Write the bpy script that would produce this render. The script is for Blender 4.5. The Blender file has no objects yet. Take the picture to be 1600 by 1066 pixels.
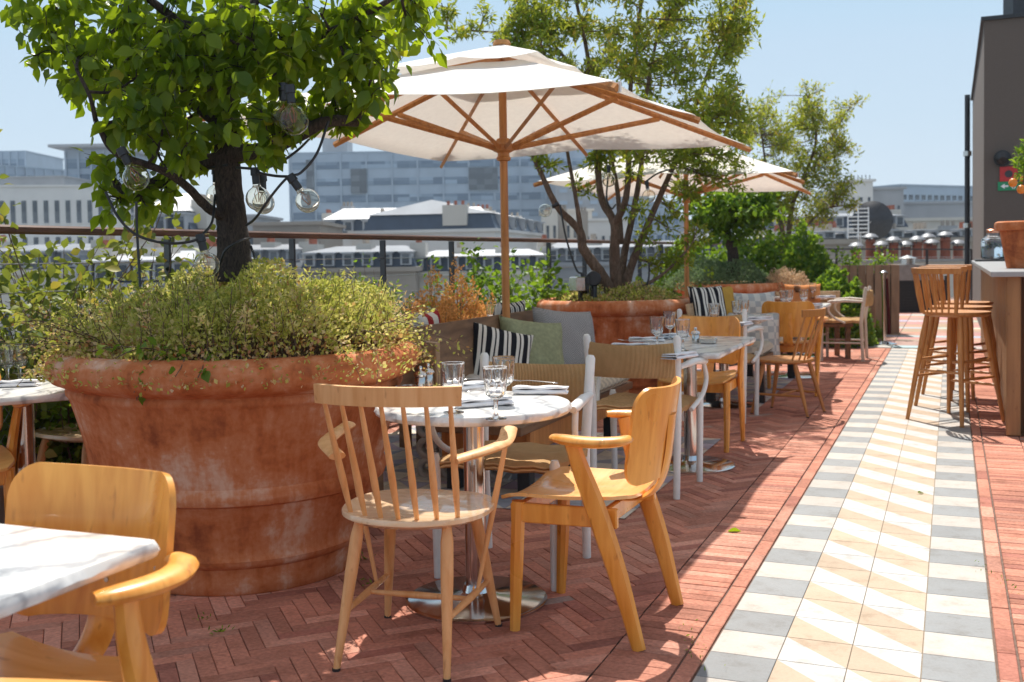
import bpy, bmesh, math, random
import numpy as np
from mathutils import Vector, Matrix, noise
S = bpy.context.scene
C = S.collection
R = math.radians
# ---------------------------------------------------------------- camera, sky, sun
F, PITCH, ROLL, SHY, EYE = 1643.0, 0.04, -0.016, -67.2, 1.215
cd = bpy.data.cameras.new('camera'); cam = bpy.data.objects.new('camera', cd); C.objects.link(cam)
cd.sensor_width = 36; cd.lens = F/1600*36; cd.shift_y = SHY/1600; cd.clip_start = .05; cd.clip_end = 4000
_f = Vector((0, math.cos(PITCH), -math.sin(PITCH))); _u = Vector((0, math.sin(PITCH), math.cos(PITCH))); _r = Vector((1, 0, 0))
_c, _s = math.cos(ROLL), math.sin(ROLL)
AXR = _c*_r + _s*_u; AXU = _c*_u - _s*_r
cam.matrix_world = Matrix(((AXR.x, AXU.x, -_f.x, 0), (AXR.y, AXU.y, -_f.y, 0), (AXR.z, AXU.z, -_f.z, EYE), (0, 0, 0, 1)))
cd.dof.use_dof = True; cd.dof.focus_distance = 3.8; cd.dof.aperture_fstop = 5.0
S.camera = cam
def ray(px, py):
    x = px-800; y = py-533-SHY
    d = _f*F + AXR*x - AXU*y
    return d/d.y
def gp(px, py, z=0.0):
    d = ray(px, py); t = (z-EYE)/d.z
    return Vector((d.x*t, t, z))
def at(px, py, Y):
    d = ray(px, py); return Vector((d.x*Y, Y, EYE+d.z*Y))
SUN = Vector((0.01, 0.60, 1.0)).normalized()
w = bpy.data.worlds.new('World'); S.world = w; w.use_nodes = True
nt = w.node_tree; sky = nt.nodes.new('ShaderNodeTexSky'); sky.sky_type = 'NISHITA'; sky.sun_disc = False
sky.sun_elevation = math.asin(SUN.z); sky.sun_rotation = math.atan2(SUN.x, SUN.y)
sky.air_density = 1.0; sky.dust_density = 0.1; sky.ozone_density = 2.0

_cl = nt.nodes.new('ShaderNodeMix'); _cl.data_type = 'RGBA'; _cl.blend_type = 'DARKEN'; _cl.inputs[0].default_value = 1; _cl.inputs[7].default_value = (3.6, 3.9, 4.1, 1)
nt.links.new(sky.outputs[0], _cl.inputs[6])
# gradient mixed over the clear sky; unseen warm top added to fill the shade
_tc = nt.nodes.new('ShaderNodeTexCoord'); _sp = nt.nodes.new('ShaderNodeSeparateXYZ'); nt.links.new(_tc.outputs['Generated'], _sp.inputs[0])
_rp = nt.nodes.new('ShaderNodeValToRGB'); _e = _rp.color_ramp.elements; _e[0].position = 0; _e[0].color = (.74, .85, .93, 1); _e[1].position = .75; _e[1].color = (.74, .72, .68, 1)
for _p, _k in ((.12, (.55, .74, .92, 1)), (.30, (.40, .64, .92, 1)), (.5, (.62, .68, .74, 1))): _q = _e.new(_p); _q.color = _k
nt.links.new(_sp.outputs[2], _rp.inputs[0]); _vs = nt.nodes.new('ShaderNodeVectorMath'); _vs.operation = 'SCALE'; _vs.inputs['Scale'].default_value = 4.7; nt.links.new(_rp.outputs[0], _vs.inputs[0])
_mx = nt.nodes.new('ShaderNodeMix'); _mx.data_type = 'RGBA'; _mx.inputs[0].default_value = .72; nt.links.new(_cl.outputs[2], _mx.inputs[6]); nt.links.new(_vs.outputs[0], _mx.inputs[7])
nt.links.new(_mx.outputs[2], nt.nodes['Background'].inputs[0]); nt.nodes['Background'].inputs[1].default_value = 0.15
ld = bpy.data.lights.new('sun', 'SUN'); ld.energy = 4.5; ld.angle = R(.53); ld.color = (1, .955, .88)
lo = bpy.data.objects.new('sun', ld); C.objects.link(lo); lo.rotation_euler = SUN.to_track_quat('Z', 'Y').to_euler(); lo.location = (0, 20, 30)
S.view_settings.view_transform = 'Standard'; S.view_settings.look = 'None'; S.view_settings.exposure = 0.50; S.view_settings.gamma = 1
S.cycles.max_bounces = 8; S.cycles.transparent_max_bounces = 8; S.cycles.transmission_bounces = 8
S.cycles.caustics_reflective = False; S.cycles.caustics_refractive = False
# strip-aligned frame: u to the right across the paved strip, v along it
YAW = 0.396; OX, OY = 0.9734, 4.0887
E1 = Vector((math.cos(YAW), -math.sin(YAW), 0)); E2 = Vector((math.sin(YAW), math.cos(YAW), 0))
def uv(u, v, z=0.0): return Vector((OX, OY, z)) + E1*u + E2*v
RZ = -YAW           # an object whose +y runs along the strip
# ---------------------------------------------------------------- materials
def newmat(name):
    m = bpy.data.materials.new(name); m.use_nodes = True
    return m, m.node_tree, m.node_tree.nodes['Principled BSDF']
def N(t, kind, **kw):
    n = t.nodes.new(kind)
    for k, v in kw.items():
        if k in n.inputs: n.inputs[k].default_value = v
        else: setattr(n, k, v)
    return n
def coords(t, scale=(1, 1, 1), gen='Object', rot=(0, 0, 0)):
    tc = N(t, 'ShaderNodeTexCoord'); mp = N(t, 'ShaderNodeMapping'); mp.inputs['Scale'].default_value = scale; mp.inputs['Rotation'].default_value = rot
    t.links.new(tc.outputs[gen], mp.inputs[0]); return mp.outputs[0]
def ramp(t, fac, stops):
    r = N(t, 'ShaderNodeValToRGB'); e = r.color_ramp.elements
    while len(e) < len(stops): e.new(.5)
    for k, (p, c) in enumerate(stops): e[k].position = p; e[k].color = (*c, 1)
    t.links.new(fac, r.inputs[0]); return r.outputs[0]
def bump(t, b, h, strength=.3, dist=.01):
    n = N(t, 'ShaderNodeBump', Strength=strength, Distance=dist); t.links.new(h, n.inputs['Height']); t.links.new(n.outputs[0], b.inputs['Normal'])
def plain(name, col, rough=.6, metal=0, var=.12, scale=20, bs=.15):
    m, t, b = newmat(name); b.inputs['Roughness'].default_value = rough; b.inputs['Metallic'].default_value = metal
    n = N(t, 'ShaderNodeTexNoise', Scale=scale, Detail=5); t.links.new(coords(t), n.inputs[0])
    c = ramp(t, n.outputs[0], [(.3, tuple(x*(1-var) for x in col)), (.7, tuple(min(1, x*(1+var)) for x in col))])
    t.links.new(c, b.inputs['Base Color'])
    if bs: bump(t, b, n.outputs[0], bs, .004)
    return m
def wood(name, a, b_, rough=.35, scale=(30, 2.5, 30), bs=.1, coat=.0):
    m, t, b = newmat(name); b.inputs['Roughness'].default_value = rough; b.inputs['Coat Weight'].default_value = coat
    co = coords(t, scale); n = N(t, 'ShaderNodeTexNoise', Scale=1.0, Detail=6, Distortion=.6); t.links.new(co, n.inputs[0])
    n2 = N(t, 'ShaderNodeTexNoise', Scale=4.0, Detail=3); t.links.new(coords(t), n2.inputs[0])
    mx = N(t, 'ShaderNodeMath', operation='ADD'); t.links.new(n.outputs[0], mx.inputs[0]); 
    ml = N(t, 'ShaderNodeMath', operation='MULTIPLY'); ml.inputs[1].default_value = .5; t.links.new(n2.outputs[0], ml.inputs[0]); t.links.new(ml.outputs[0], mx.inputs[1])
    cw = ramp(t, mx.outputs[0], [(.45, tuple(x*.82 for x in a)), (.58, a), (.95, b_)])
    fl = N(t, 'ShaderNodeTexNoise', Scale=38, Detail=2); t.links.new(coords(t, tuple(.35+.65*(x > 5) for x in scale)), fl.inputs[0])
    wm = N(t, 'ShaderNodeMix', data_type='RGBA', blend_type='MULTIPLY'); wm.inputs[0].default_value = .75; t.links.new(cw, wm.inputs[6]); t.links.new(ramp(t, fl.outputs[0], [(.26, (.62, .52, .42)), (.36, (1, 1, 1))]), wm.inputs[7]); t.links.new(wm.outputs[2], b.inputs['Base Color'])
    rm = N(t, 'ShaderNodeMapRange'); rm.inputs[1].default_value = .3; rm.inputs[2].default_value = .7; rm.inputs[3].default_value = rough-.08; rm.inputs[4].default_value = rough+.22; t.links.new(n2.outputs[0], rm.inputs[0]); t.links.new(rm.outputs[0], b.inputs['Roughness'])
    bump(t, b, n.outputs[0], bs, .002); return m
def attr_mat(name, rough=.8, scale=60, amt=.25, bs=.3, spec=.3, wear=.0):
    m, t, b = newmat(name); b.inputs['Roughness'].default_value = rough; b.inputs['Specular IOR Level'].default_value = spec
    a = N(t, 'ShaderNodeAttribute', attribute_name='tone'); n = N(t, 'ShaderNodeTexNoise', Scale=scale, Detail=6); t.links.new(coords(t), n.inputs[0])
    n2 = N(t, 'ShaderNodeTexNoise', Scale=2.3, Detail=5); t.links.new(coords(t), n2.inputs[0])
    ad = N(t, 'ShaderNodeMath', operation='ADD'); t.links.new(n.outputs[0], ad.inputs[0]); t.links.new(n2.outputs[0], ad.inputs[1])
    mr = N(t, 'ShaderNodeMapRange'); mr.inputs[1].default_value = .7; mr.inputs[2].default_value = 1.3; mr.inputs[3].default_value = 1-amt; mr.inputs[4].default_value = 1+amt
    t.links.new(ad.outputs[0], mr.inputs[0])
    mx = N(t, 'ShaderNodeVectorMath', operation='SCALE'); t.links.new(a.outputs[0], mx.inputs[0]); t.links.new(mr.outputs[0], mx.inputs['Scale'])
    wc = mx.outputs[0]
    if wear:
        n3 = N(t, 'ShaderNodeTexNoise', Scale=9, Detail=9, Roughness=.7); t.links.new(coords(t), n3.inputs[0]); wm = N(t, 'ShaderNodeMix', data_type='RGBA', blend_type='MULTIPLY'); wm.inputs[0].default_value = wear
        t.links.new(wc, wm.inputs[6]); t.links.new(ramp(t, n3.outputs[0], [(.34, (.62, .55, .48)), (.47, (.93, .91, .89)), (.62, (1, 1, 1))]), wm.inputs[7]); wc = wm.outputs[2]
    t.links.new(wc, b.inputs['Base Color']); bump(t, b, n.outputs[0], bs, .004); return m
def leafmat(name, stops, trans=.5, tcol=(.35, .5, .03), rough=.45):
    m, t, b = newmat(name); b.inputs['Roughness'].default_value = rough; b.inputs['Specular IOR Level'].default_value = .35
    a = N(t, 'ShaderNodeAttribute', attribute_name='tone'); sp = N(t, 'ShaderNodeSeparateColor'); t.links.new(a.outputs[0], sp.inputs[0])
    c = ramp(t, sp.outputs[0], stops); t.links.new(c, b.inputs['Base Color'])
    tr = N(t, 'ShaderNodeBsdfTranslucent'); g = N(t, 'ShaderNodeMix', data_type='RGBA'); g.inputs[0].default_value = .45; g.inputs[7].default_value = (*tcol, 1)
    t.links.new(c, g.inputs[6]); t.links.new(g.outputs[2], tr.inputs[0])
    mx = N(t, 'ShaderNodeMixShader'); mx.inputs[0].default_value = trans; t.links.new(b.outputs[0], mx.inputs[1]); t.links.new(tr.outputs[0], mx.inputs[2])
    t.links.new(mx.outputs[0], t.nodes['Material Output'].inputs[0]); return m
def fabric(name, col, trans=.0, scale=600, rough=.9, var=.06):
    m, t, b = newmat(name); b.inputs['Roughness'].default_value = rough; b.inputs['Specular IOR Level'].default_value = .1
    n = N(t, 'ShaderNodeTexNoise', Scale=scale/20, Detail=4); t.links.new(coords(t), n.inputs[0])
    c = ramp(t, n.outputs[0], [(.3, tuple(x*(1-var) for x in col)), (.7, tuple(min(1, x*(1+var)) for x in col))]); t.links.new(c, b.inputs['Base Color'])
    bump(t, b, n.outputs[0], .15, .003)
    if trans:
        tr = N(t, 'ShaderNodeBsdfTranslucent'); tr.inputs[0].default_value = (.98, .95, .91, 1)
        mx = N(t, 'ShaderNodeMixShader'); mx.inputs[0].default_value = trans; t.links.new(b.outputs[0], mx.inputs[1]); t.links.new(tr.outputs[0], mx.inputs[2]); t.links.new(mx.outputs[0], t.nodes['Material Output'].inputs[0])
    return m
def terracotta():
    m, t, b = newmat('terracotta'); b.inputs['Roughness'].default_value = .85; b.inputs['Specular IOR Level'].default_value = .25
    n = N(t, 'ShaderNodeTexNoise', Scale=1.0, Detail=8, Roughness=.62, Distortion=.8); t.links.new(coords(t, (2.2, 2.2, 4.5)), n.inputs[0])
    v = N(t, 'ShaderNodeTexNoise', Scale=1.0, Detail=6, Roughness=.6); t.links.new(coords(t, (11, 11, 1.6)), v.inputs[0])
    f = N(t, 'ShaderNodeTexNoise', Scale=55, Detail=5); t.links.new(coords(t), f.inputs[0])
    s = N(t, 'ShaderNodeMath', operation='ADD'); t.links.new(n.outputs[0], s.inputs[0])
    s2 = N(t, 'ShaderNodeMath', operation='MULTIPLY'); s2.inputs[1].default_value = .85; t.links.new(v.outputs[0], s2.inputs[0]); t.links.new(s2.outputs[0], s.inputs[1])
    s3 = N(t, 'ShaderNodeMath', operation='MULTIPLY_ADD'); s3.inputs[1].default_value = .25; t.links.new(f.outputs[0], s3.inputs[0]); t.links.new(s.outputs[0], s3.inputs[2])
    s4 = N(t, 'ShaderNodeMapRange'); s4.inputs[1].default_value = .72; s4.inputs[2].default_value = 1.36; t.links.new(s3.outputs[0], s4.inputs[0])
    c = ramp(t, s4.outputs[0], [(.15, (.27, .07, .025)), (.44, (.50, .15, .05)), (.66, (.57, .22, .10)), (.90, (.66, .41, .29))])
    # pale lime bloom collects on the rim
    t.links.new(c, b.inputs['Base Color']); bump(t, b, s3.outputs[0], .35, .008); return m
def stripes(name, axis, cols, scale, noise_=0, rough=.9):
    m, t, b = newmat(name); b.inputs['Roughness'].default_value = rough; b.inputs['Specular IOR Level'].default_value = .1
    co = coords(t, (1, 1, 1)); sx = N(t, 'ShaderNodeSeparateXYZ'); t.links.new(co, sx.inputs[0])
    a = N(t, 'ShaderNodeMath', operation='MULTIPLY'); a.inputs[1].default_value = scale; t.links.new(sx.outputs[axis], a.inputs[0])
    # irregular stripe widths; the pattern jumps half way across
    st = N(t, 'ShaderNodeMath', operation='GREATER_THAN'); st.inputs[1].default_value = .03; t.links.new(sx.outputs[2 if axis == 0 else 0], st.inputs[0])
    ad = N(t, 'ShaderNodeMath', operation='MULTIPLY_ADD'); ad.inputs[1].default_value = .45; t.links.new(st.outputs[0], ad.inputs[0]); t.links.new(a.outputs[0], ad.inputs[2])
    fr = N(t, 'ShaderNodeMath', operation='FRACT'); t.links.new(ad.outputs[0], fr.inputs[0])
    c = ramp(t, fr.outputs[0], cols)
    for nd in t.nodes:
        if nd.type == 'VALTORGB': nd.color_ramp.interpolation = 'CONSTANT'
    t.links.new(c, b.inputs['Base Color'])
    n = N(t, 'ShaderNodeTexNoise', Scale=200); t.links.new(co, n.inputs[0]); bump(t, b, n.outputs[0], .3, .003); return m
def checker(name, c1, c2, scale, bs=.2):
    m, t, b = newmat(name); b.inputs['Roughness'].default_value = .9; b.inputs['Specular IOR Level'].default_value = .1
    k = N(t, 'ShaderNodeTexChecker', Scale=scale); k.inputs[1].default_value = (*c1, 1); k.inputs[2].default_value = (*c2, 1)
    t.links.new(coords(t), k.inputs[0]); t.links.new(k.outputs[0], b.inputs['Base Color'])
    n = N(t, 'ShaderNodeTexNoise', Scale=150); t.links.new(coords(t), n.inputs[0]); bump(t, b, n.outputs[0], bs, .003); return m
def rush(name, axis=0):
    m, t, b = newmat(name); b.inputs['Roughness'].default_value = .75; b.inputs['Specular IOR Level'].default_value = .2
    co = coords(t); n = N(t, 'ShaderNodeTexNoise', Scale=14, Detail=3); t.links.new(co, n.inputs[0])
    wv = N(t, 'ShaderNodeTexWave', Scale=50 , Distortion=1.2, Detail=2, bands_direction='XYZ'[axis]); wv.inputs['Detail Scale'].default_value = .6
    t.links.new(co, wv.inputs[0])
    c1 = ramp(t, wv.outputs[0], [(.0, (.36, .16, .05)), (.35, (.88, .50, .20)), (1, (.95, .68, .36))])
    mx = N(t, 'ShaderNodeMix', data_type='RGBA', blend_type='MULTIPLY'); mx.inputs[0].default_value = .6
    c2 = ramp(t, n.outputs[0], [(.3, (.75, .68, .6)), (.7, (1, 1, 1))]); t.links.new(c1, mx.inputs[6]); t.links.new(c2, mx.inputs[7])
    t.links.new(mx.outputs[2], b.inputs['Base Color']); bump(t, b, wv.outputs[0], .9, .006); return m
def marble(name):
    m, t, b = newmat(name); b.inputs['Roughness'].default_value = .22
    co = coords(t, (1, 1, 1), rot=(0, 0, .6)); wv = N(t, 'ShaderNodeTexWave', Scale=2.2, Distortion=9, Detail=5, bands_direction='X'); wv.inputs['Detail Scale'].default_value = 1.6
    t.links.new(co, wv.inputs[0]); n = N(t, 'ShaderNodeTexNoise', Scale=6, Detail=8, Roughness=.65, Distortion=1.2); t.links.new(co, n.inputs[0])
    a = ramp(t, wv.outputs[0], [(0, (.44, .43, .43)), (.08, (.66, .65, .63)), (.3, (.80, .78, .74)), (1, (.84, .82, .78))])
    b2 = ramp(t, n.outputs[0], [(.30, (.60, .60, .62)), (.5, (1, 1, 1)), (.62, (1, .97, .92)), (.7, (.86, .80, .72))])
    mx = N(t, 'ShaderNodeMix', data_type='RGBA', blend_type='MULTIPLY'); mx.inputs[0].default_value = .8
    t.links.new(a, mx.inputs[6]); t.links.new(b2, mx.inputs[7]); t.links.new(mx.outputs[2], b.inputs['Base Color']); bump(t, b, n.outputs[0], .04, .002); return m
def glass(name, col=(1, 1, 1), ior=1.45, rough=0):
    m, t, b = newmat(name); b.inputs['Base Color'].default_value = (*col, 1); b.inputs['Transmission Weight'].default_value = 1; b.inputs['IOR'].default_value = ior; b.inputs['Roughness'].default_value = rough; return m
def bark(name, a, b_, sc=14):
    m, t, b = newmat(name); b.inputs['Roughness'].default_value = .9
    n = N(t, 'ShaderNodeTexNoise', Scale=1, Detail=7, Roughness=.7, Distortion=.8); t.links.new(coords(t, (sc, sc, sc*.3)), n.inputs[0])
    v = N(t, 'ShaderNodeTexNoise', Scale=1, Detail=8, Roughness=.75, Distortion=2.5); t.links.new(coords(t, (sc*4, sc*4, sc*1.1)), v.inputs[0])
    ml = N(t, 'ShaderNodeMath', operation='MULTIPLY'); t.links.new(n.outputs[0], ml.inputs[0])
    mr = N(t, 'ShaderNodeMapRange'); mr.inputs[1].default_value = .35; mr.inputs[2].default_value = .6; mr.inputs[3].default_value = .25; t.links.new(v.outputs[0], mr.inputs[0]); t.links.new(mr.outputs[0], ml.inputs[1])
    t.links.new(ramp(t, ml.outputs[0], [(.15, a), (.6, b_)]), b.inputs['Base Color']); bump(t, b, ml.outputs[0], .9, .02); return m
MT = dict(
 brick=attr_mat('brick', .85, 70, .30, .5, .3, .7), tile=attr_mat('cement_tile', .7, 90, .07, .08, .35, .55), grout=plain('grout', (.17, .11, .085), .95, 0, .3, 30, .3),
 grout2=plain('pale_grout', (.34, .27, .20), .95, 0, .2, 60, .2),
 terra=terracotta(), birch=wood('lacquered_birch', (.66, .24, .026), (.86, .40, .075), .3, (26, 26, 2.5), .04, .25),
 birchf=wood('lacquered_birch_seat', (.74, .37, .10), (.84, .48, .17), .28, (3, 34, 20), .03, .3),
 beech=wood('oiled_beech', (.66, .31, .105), (.80, .44, .19), .42, (40, 40, 3), .08), beechseat=wood('sheen_tinted_beech_seat', (.76, .50, .28), (.86, .64, .42), .22, (3, 40, 20), .03, .6), stool=wood('stool_beech', (.42, .17, .045), (.56, .25, .07), .4, (30, 30, 3), .08),  # seat beech paler than the frame, sky sheen put into its colour
 teak=wood('oiled_teak', (.42, .16, .04), (.60, .27, .08), .45, (30, 30, 3), .1), oak=wood('weathered_oak', (.16, .085, .045), (.33, .20, .12), .6, (8, 8, 60), .3),
 bench=wood('bench_timber', (.13, .065, .03), (.27, .15, .075), .55, (20, 3, 20), .2), benchlight=wood('bench_pale_timber', (.36, .22, .11), (.50, .33, .19), .55, (20, 3, 20), .2),
 rail=wood('rail_timber', (.075, .032, .02), (.15, .065, .038), .45, (20, 3, 20), .2), larch=wood('larch_cladding', (.22, .12, .065), (.40, .24, .14), .65, (9, 9, 1.0), .3),
 clad=wood('bar_cladding', (.22, .10, .035), (.38, .19, .075), .55, (14, 14, 1.0), .2), wash=wood('whitewashed_wood', (.52, .44, .36), (.66, .58, .50), .6, (30, 30, 3), .1),
 white=plain('white_lacquer', (.78, .76, .72), .35, 0, .05, 30, .05), black=plain('black_metal', (.02, .021, .024), .45, .0, .2, 40, .05), dark=plain('dark_steel', (.045, .045, .05), .5, .2, .2),
 steel=plain('brushed_steel', (.62, .61, .60), .13, 1, .08, 9, .0), pewter=plain('pewter', (.62, .60, .57), .25, 1, .08), cable=plain('cable_steel', (.35, .36, .38), .4, .8, .1),
 rushx=rush('woven_rush', 0), rushy=rush('woven_rush_seat', 1), marble=marble('white_marble'), glass=glass('clear_glass'), bulbg=glass('bulb_glass', (1, .97, .90), 1.25), water=glass('water', (.9, .97, 1), 1.33),
 canvas=fabric('cream_canvas', (.95, .93, .90), .42), napkin=fabric('white_linen', (.84, .84, .86), 0), green=fabric('sage_weave', (.30, .32, .19), 0, 900, .95, .15), grey=checker('grey_weave', (.20, .20, .20), (.42, .41, .40), 140, .4),
 bstripe=stripes('black_white_stripe', 0, [(0, (.02, .02, .025)), (.42, (.72, .69, .62)), (.66, (.02, .02, .025)), (.78, (.72, .69, .62))], 13),
 rstripe=stripes('red_stripe', 0, [(0, (.35, .03, .03)), (.5, (.75, .7, .62))], 5), mustard=fabric('mustard_weave', (.50, .30, .06)), check=checker('cream_check', (.66, .60, .48), (.50, .46, .38), 26, .15),
 rust=fabric('rust_weave', (.55, .22, .08)), palefab=checker('pale_pattern', (.66, .65, .60), (.44, .46, .46), 19, .1), bark=bark('rough_bark', (.018, .012, .010), (.13, .095, .075)), bark2=bark('smooth_bark', (.10, .06, .04), (.30, .20, .14), 8),
 soil=plain('potting_soil', (.05, .035, .025), .95, 0, .4, 30, .8), stone=plain('pale_stone', (.42, .38, .33), .85, 0, .15, 12, .3), slab=plain('concrete', (.30, .29, .28), .85, 0, .15, 8, .3),
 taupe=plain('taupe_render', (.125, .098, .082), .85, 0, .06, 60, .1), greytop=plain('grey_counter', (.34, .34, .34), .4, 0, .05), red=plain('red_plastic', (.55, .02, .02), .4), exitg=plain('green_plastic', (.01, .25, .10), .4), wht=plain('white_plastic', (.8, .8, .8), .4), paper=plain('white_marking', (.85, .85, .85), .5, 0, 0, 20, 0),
 rope=fabric('dark_red_rope', (.08, .012, .012)), orange=plain('orange_peel', (.75, .22, .02), .4), filament=plain('copper_filament', (.6, .25, .12), .4, .6), breeze=plain('breeze_block', (.48, .43, .38), .85, 0, .1, 20, .3),
)
# ---------------------------------------------------------------- mesh helper
class MB:
    def __init__(s): s.v = []; s.f = []; s.mi = []; s.tone = None; s.tn = []
    def add(s, vs, fs, mi=0, tone=None):
        o = len(s.v); s.v += [tuple(v) for v in vs]; s.f += [tuple(i+o for i in f) for f in fs]; s.mi += [mi]*len(fs)
        if tone is not None: s.tn += [tone]*len(vs)
        return s
    def box(s, c, d, rz=0, rx=0, ry=0, mi=0, bev=.0, tone=None):
        M = Matrix.Translation(Vector(c)) @ Matrix.Rotation(rz, 4, 'Z') @ Matrix.Rotation(rx, 4, 'X') @ Matrix.Rotation(ry, 4, 'Y')
        x, y, z = d[0]/2, d[1]/2, d[2]/2
        b = min(bev, x*.9, y*.9, z*.9)
        if b <= 0:
            vs = [M @ Vector((i*x, j*y, k*z)) for i in (-1, 1) for j in (-1, 1) for k in (-1, 1)]
            fs = [(0, 1, 3, 2), (4, 6, 7, 5), (0, 4, 5, 1), (2, 3, 7, 6), (0, 2, 6, 4), (1, 5, 7, 3)]
            return s.add(vs, fs, mi, tone)
        vs = []; idx = {}
        for i in (-1, 1):
            for j in (-1, 1):
                for k in (-1, 1):
                    for a in range(3):
                        p = [i*(x-b), j*(y-b), k*(z-b)]; p[a] = (i*x, j*y, k*z)[a]
                        idx[(i, j, k, a)] = len(vs); vs.append(M @ Vector(p))
        fs = []
        for a in range(3):
            o = [q for q in range(3) if q != a]
            for sg in (-1, 1):
                q = []
                for (m, n) in ((-1, -1), (1, -1), (1, 1), (-1, 1)):
                    k = [0, 0, 0]; k[a] = sg; k[o[0]] = m; k[o[1]] = n; q.append(idx[(*k, a)])
                fs.append(q if (sg > 0) != (a == 1) else q[::-1])
        for a in range(3):
            o = [q for q in range(3) if q != a]
            for m in (-1, 1):
                for n in (-1, 1):
                    k1 = [0, 0, 0]; k1[a] = -1; k1[o[0]] = m; k1[o[1]] = n; k2 = list(k1); k2[a] = 1
                    q = [idx[(*k1, o[0])], idx[(*k2, o[0])], idx[(*k2, o[1])], idx[(*k1, o[1])]]
                    fs.append(q)
        for i in (-1, 1):
            for j in (-1, 1):
                for k in (-1, 1): fs.append([idx[(i, j, k, 0)], idx[(i, j, k, 1)], idx[(i, j, k, 2)]])
        return s.add(vs, fs, mi, tone)
    def tube(s, pts, rad, n=8, cap=True, mi=0, flat=None, tone=None, jit=0):
        pts = [Vector(p) for p in pts]; m = len(pts)
        if not isinstance(rad, (list, tuple)): rad = [rad]*m
        if len(rad) == 2 and m > 2: rad = [rad[0]+(rad[1]-rad[0])*i/(m-1) for i in range(m)]
        t0 = (pts[1]-pts[0]).normalized(); up = Vector((0, 0, 1)) if abs(t0.z) < .9 else Vector((0, 1, 0))
        if flat: up = Vector(flat[0])
        a = t0.cross(up).normalized(); vs = []
        for i in range(m):
            t = (pts[min(i+1, m-1)]-pts[max(i-1, 0)]).normalized()
            if flat: a = t.cross(up).normalized()
            else: a = (a-t*a.dot(t)).normalized()
            b = t.cross(a)
            for k in range(n):
                g = 2*math.pi*k/n; r = rad[i]*(1+(random.uniform(-jit, jit) if jit else 0))
                if flat: vs.append(pts[i]+a*math.cos(g)*r*flat[1]+b*math.sin(g)*r*flat[2])
                else: vs.append(pts[i]+a*math.cos(g)*r+b*math.sin(g)*r)
        fs = [(i*n+k, i*n+(k+1) % n, (i+1)*n+(k+1) % n, (i+1)*n+k) for i in range(m-1) for k in range(n)]
        if cap: fs += [tuple(range(n))[::-1], tuple((m-1)*n+k for k in range(n))]
        return s.add(vs, fs, mi, tone)
    def lathe(s, prof, n=48, c=(0, 0, 0), mi=0, facet=None, ell=(1, 1), cap=True):
        vs = []
        for (r, z) in prof:
            for k in range(n):
                g = 2*math.pi*k/n; q = r if not facet else r*(1+facet*(.5-.5*math.cos(g*facet_n(n))))
                vs.append((c[0]+q*math.cos(g)*ell[0], c[1]+q*math.sin(g)*ell[1], c[2]+z))
        m = len(prof)
        fs = [(i*n+k, i*n+(k+1) % n, (i+1)*n+(k+1) % n, (i+1)*n+k) for i in range(m-1) for k in range(n)]
        if cap and prof[0][0] > 1e-5: fs.append(tuple(range(n))[::-1])
        if cap and prof[-1][0] > 1e-5: fs.append(tuple((m-1)*n+k for k in range(n)))
        return s.add(vs, fs, mi)
    def sheet(s, grid, th, mi=0):
        """thick sheet from a grid of points (rows x cols)"""
        r, c = len(grid), len(grid[0]); G = [[Vector(p) for p in row] for row in grid]; top = []; bot = []
        for i in range(r):
            for j in range(c):
                a = G[min(i+1, r-1)][j]-G[max(i-1, 0)][j]; b = G[i][min(j+1, c-1)]-G[i][max(j-1, 0)][0:3] if False else G[i][min(j+1, c-1)]-G[i][max(j-1, 0)]
                nrm = a.cross(b); nrm = nrm.normalized() if nrm.length > 1e-9 else Vector((0, 0, 1))
                top.append(G[i][j]+nrm*th/2); bot.append(G[i][j]-nrm*th/2)
        o = r*c; fs = []
        for i in range(r-1):
            for j in range(c-1):
                q = (i*c+j, i*c+j+1, (i+1)*c+j+1, (i+1)*c+j); fs.append(q[::-1]); fs.append(tuple(x+o for x in q))
        ring = [j for j in range(c)]+[i*c+c-1 for i in range(1, r)]+[(r-1)*c+j for j in range(c-2, -1, -1)]+[i*c for i in range(r-2, 0, -1)]
        for k in range(len(ring)):
            a, b = ring[k], ring[(k+1) % len(ring)]; fs.append((a, b, b+o, a+o))
        return s.add(top+bot, fs, mi)
    def poly(s, pts, z0, z1, mi=0, inset=0):
        n = len(pts); c = Vector((sum(p[0] for p in pts)/n, sum(p[1] for p in pts)/n, 0))
        vs = [(p[0], p[1], z0) for p in pts]+[(p[0], p[1], z1) for p in pts]
        fs = [tuple(range(n))[::-1], tuple(range(n, 2*n))]+[(i, (i+1) % n, n+(i+1) % n, n+i) for i in range(n)]
        return s.add(vs, fs, mi)
    def build(s, name, mat, parent=None, smooth=False, loc=None, rz=None, bevel=None, fixn=False):
        me = bpy.data.meshes.new(name); me.from_pydata(s.v, [], s.f)
        mats = mat if isinstance(mat, (list, tuple)) else [mat]
        for m in mats: me.materials.append(MT[m] if isinstance(m, str) else m)
        if len(mats) > 1: me.polygons.foreach_set('material_index', s.mi)
        if s.tn and len(s.tn) == len(s.v):
            at_ = me.attributes.new('tone', 'FLOAT_COLOR', 'POINT'); a = np.ones((len(s.v), 4), 'f'); a[:, :3] = np.array(s.tn); at_.data.foreach_set('color', a.ravel())
        if fixn:
            bm = bmesh.new(); bm.from_mesh(me); bmesh.ops.recalc_face_normals(bm, faces=bm.faces); bm.to_mesh(me); bm.free()
        if smooth: me.shade_smooth() if hasattr(me, 'shade_smooth') else me.polygons.foreach_set('use_smooth', [True]*len(me.polygons))
        o = bpy.data.objects.new(name, me); C.objects.link(o)
        if parent: o.parent = parent
        if loc is not None: o.location = loc
        if rz is not None: o.rotation_euler = (0, 0, rz)
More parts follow.
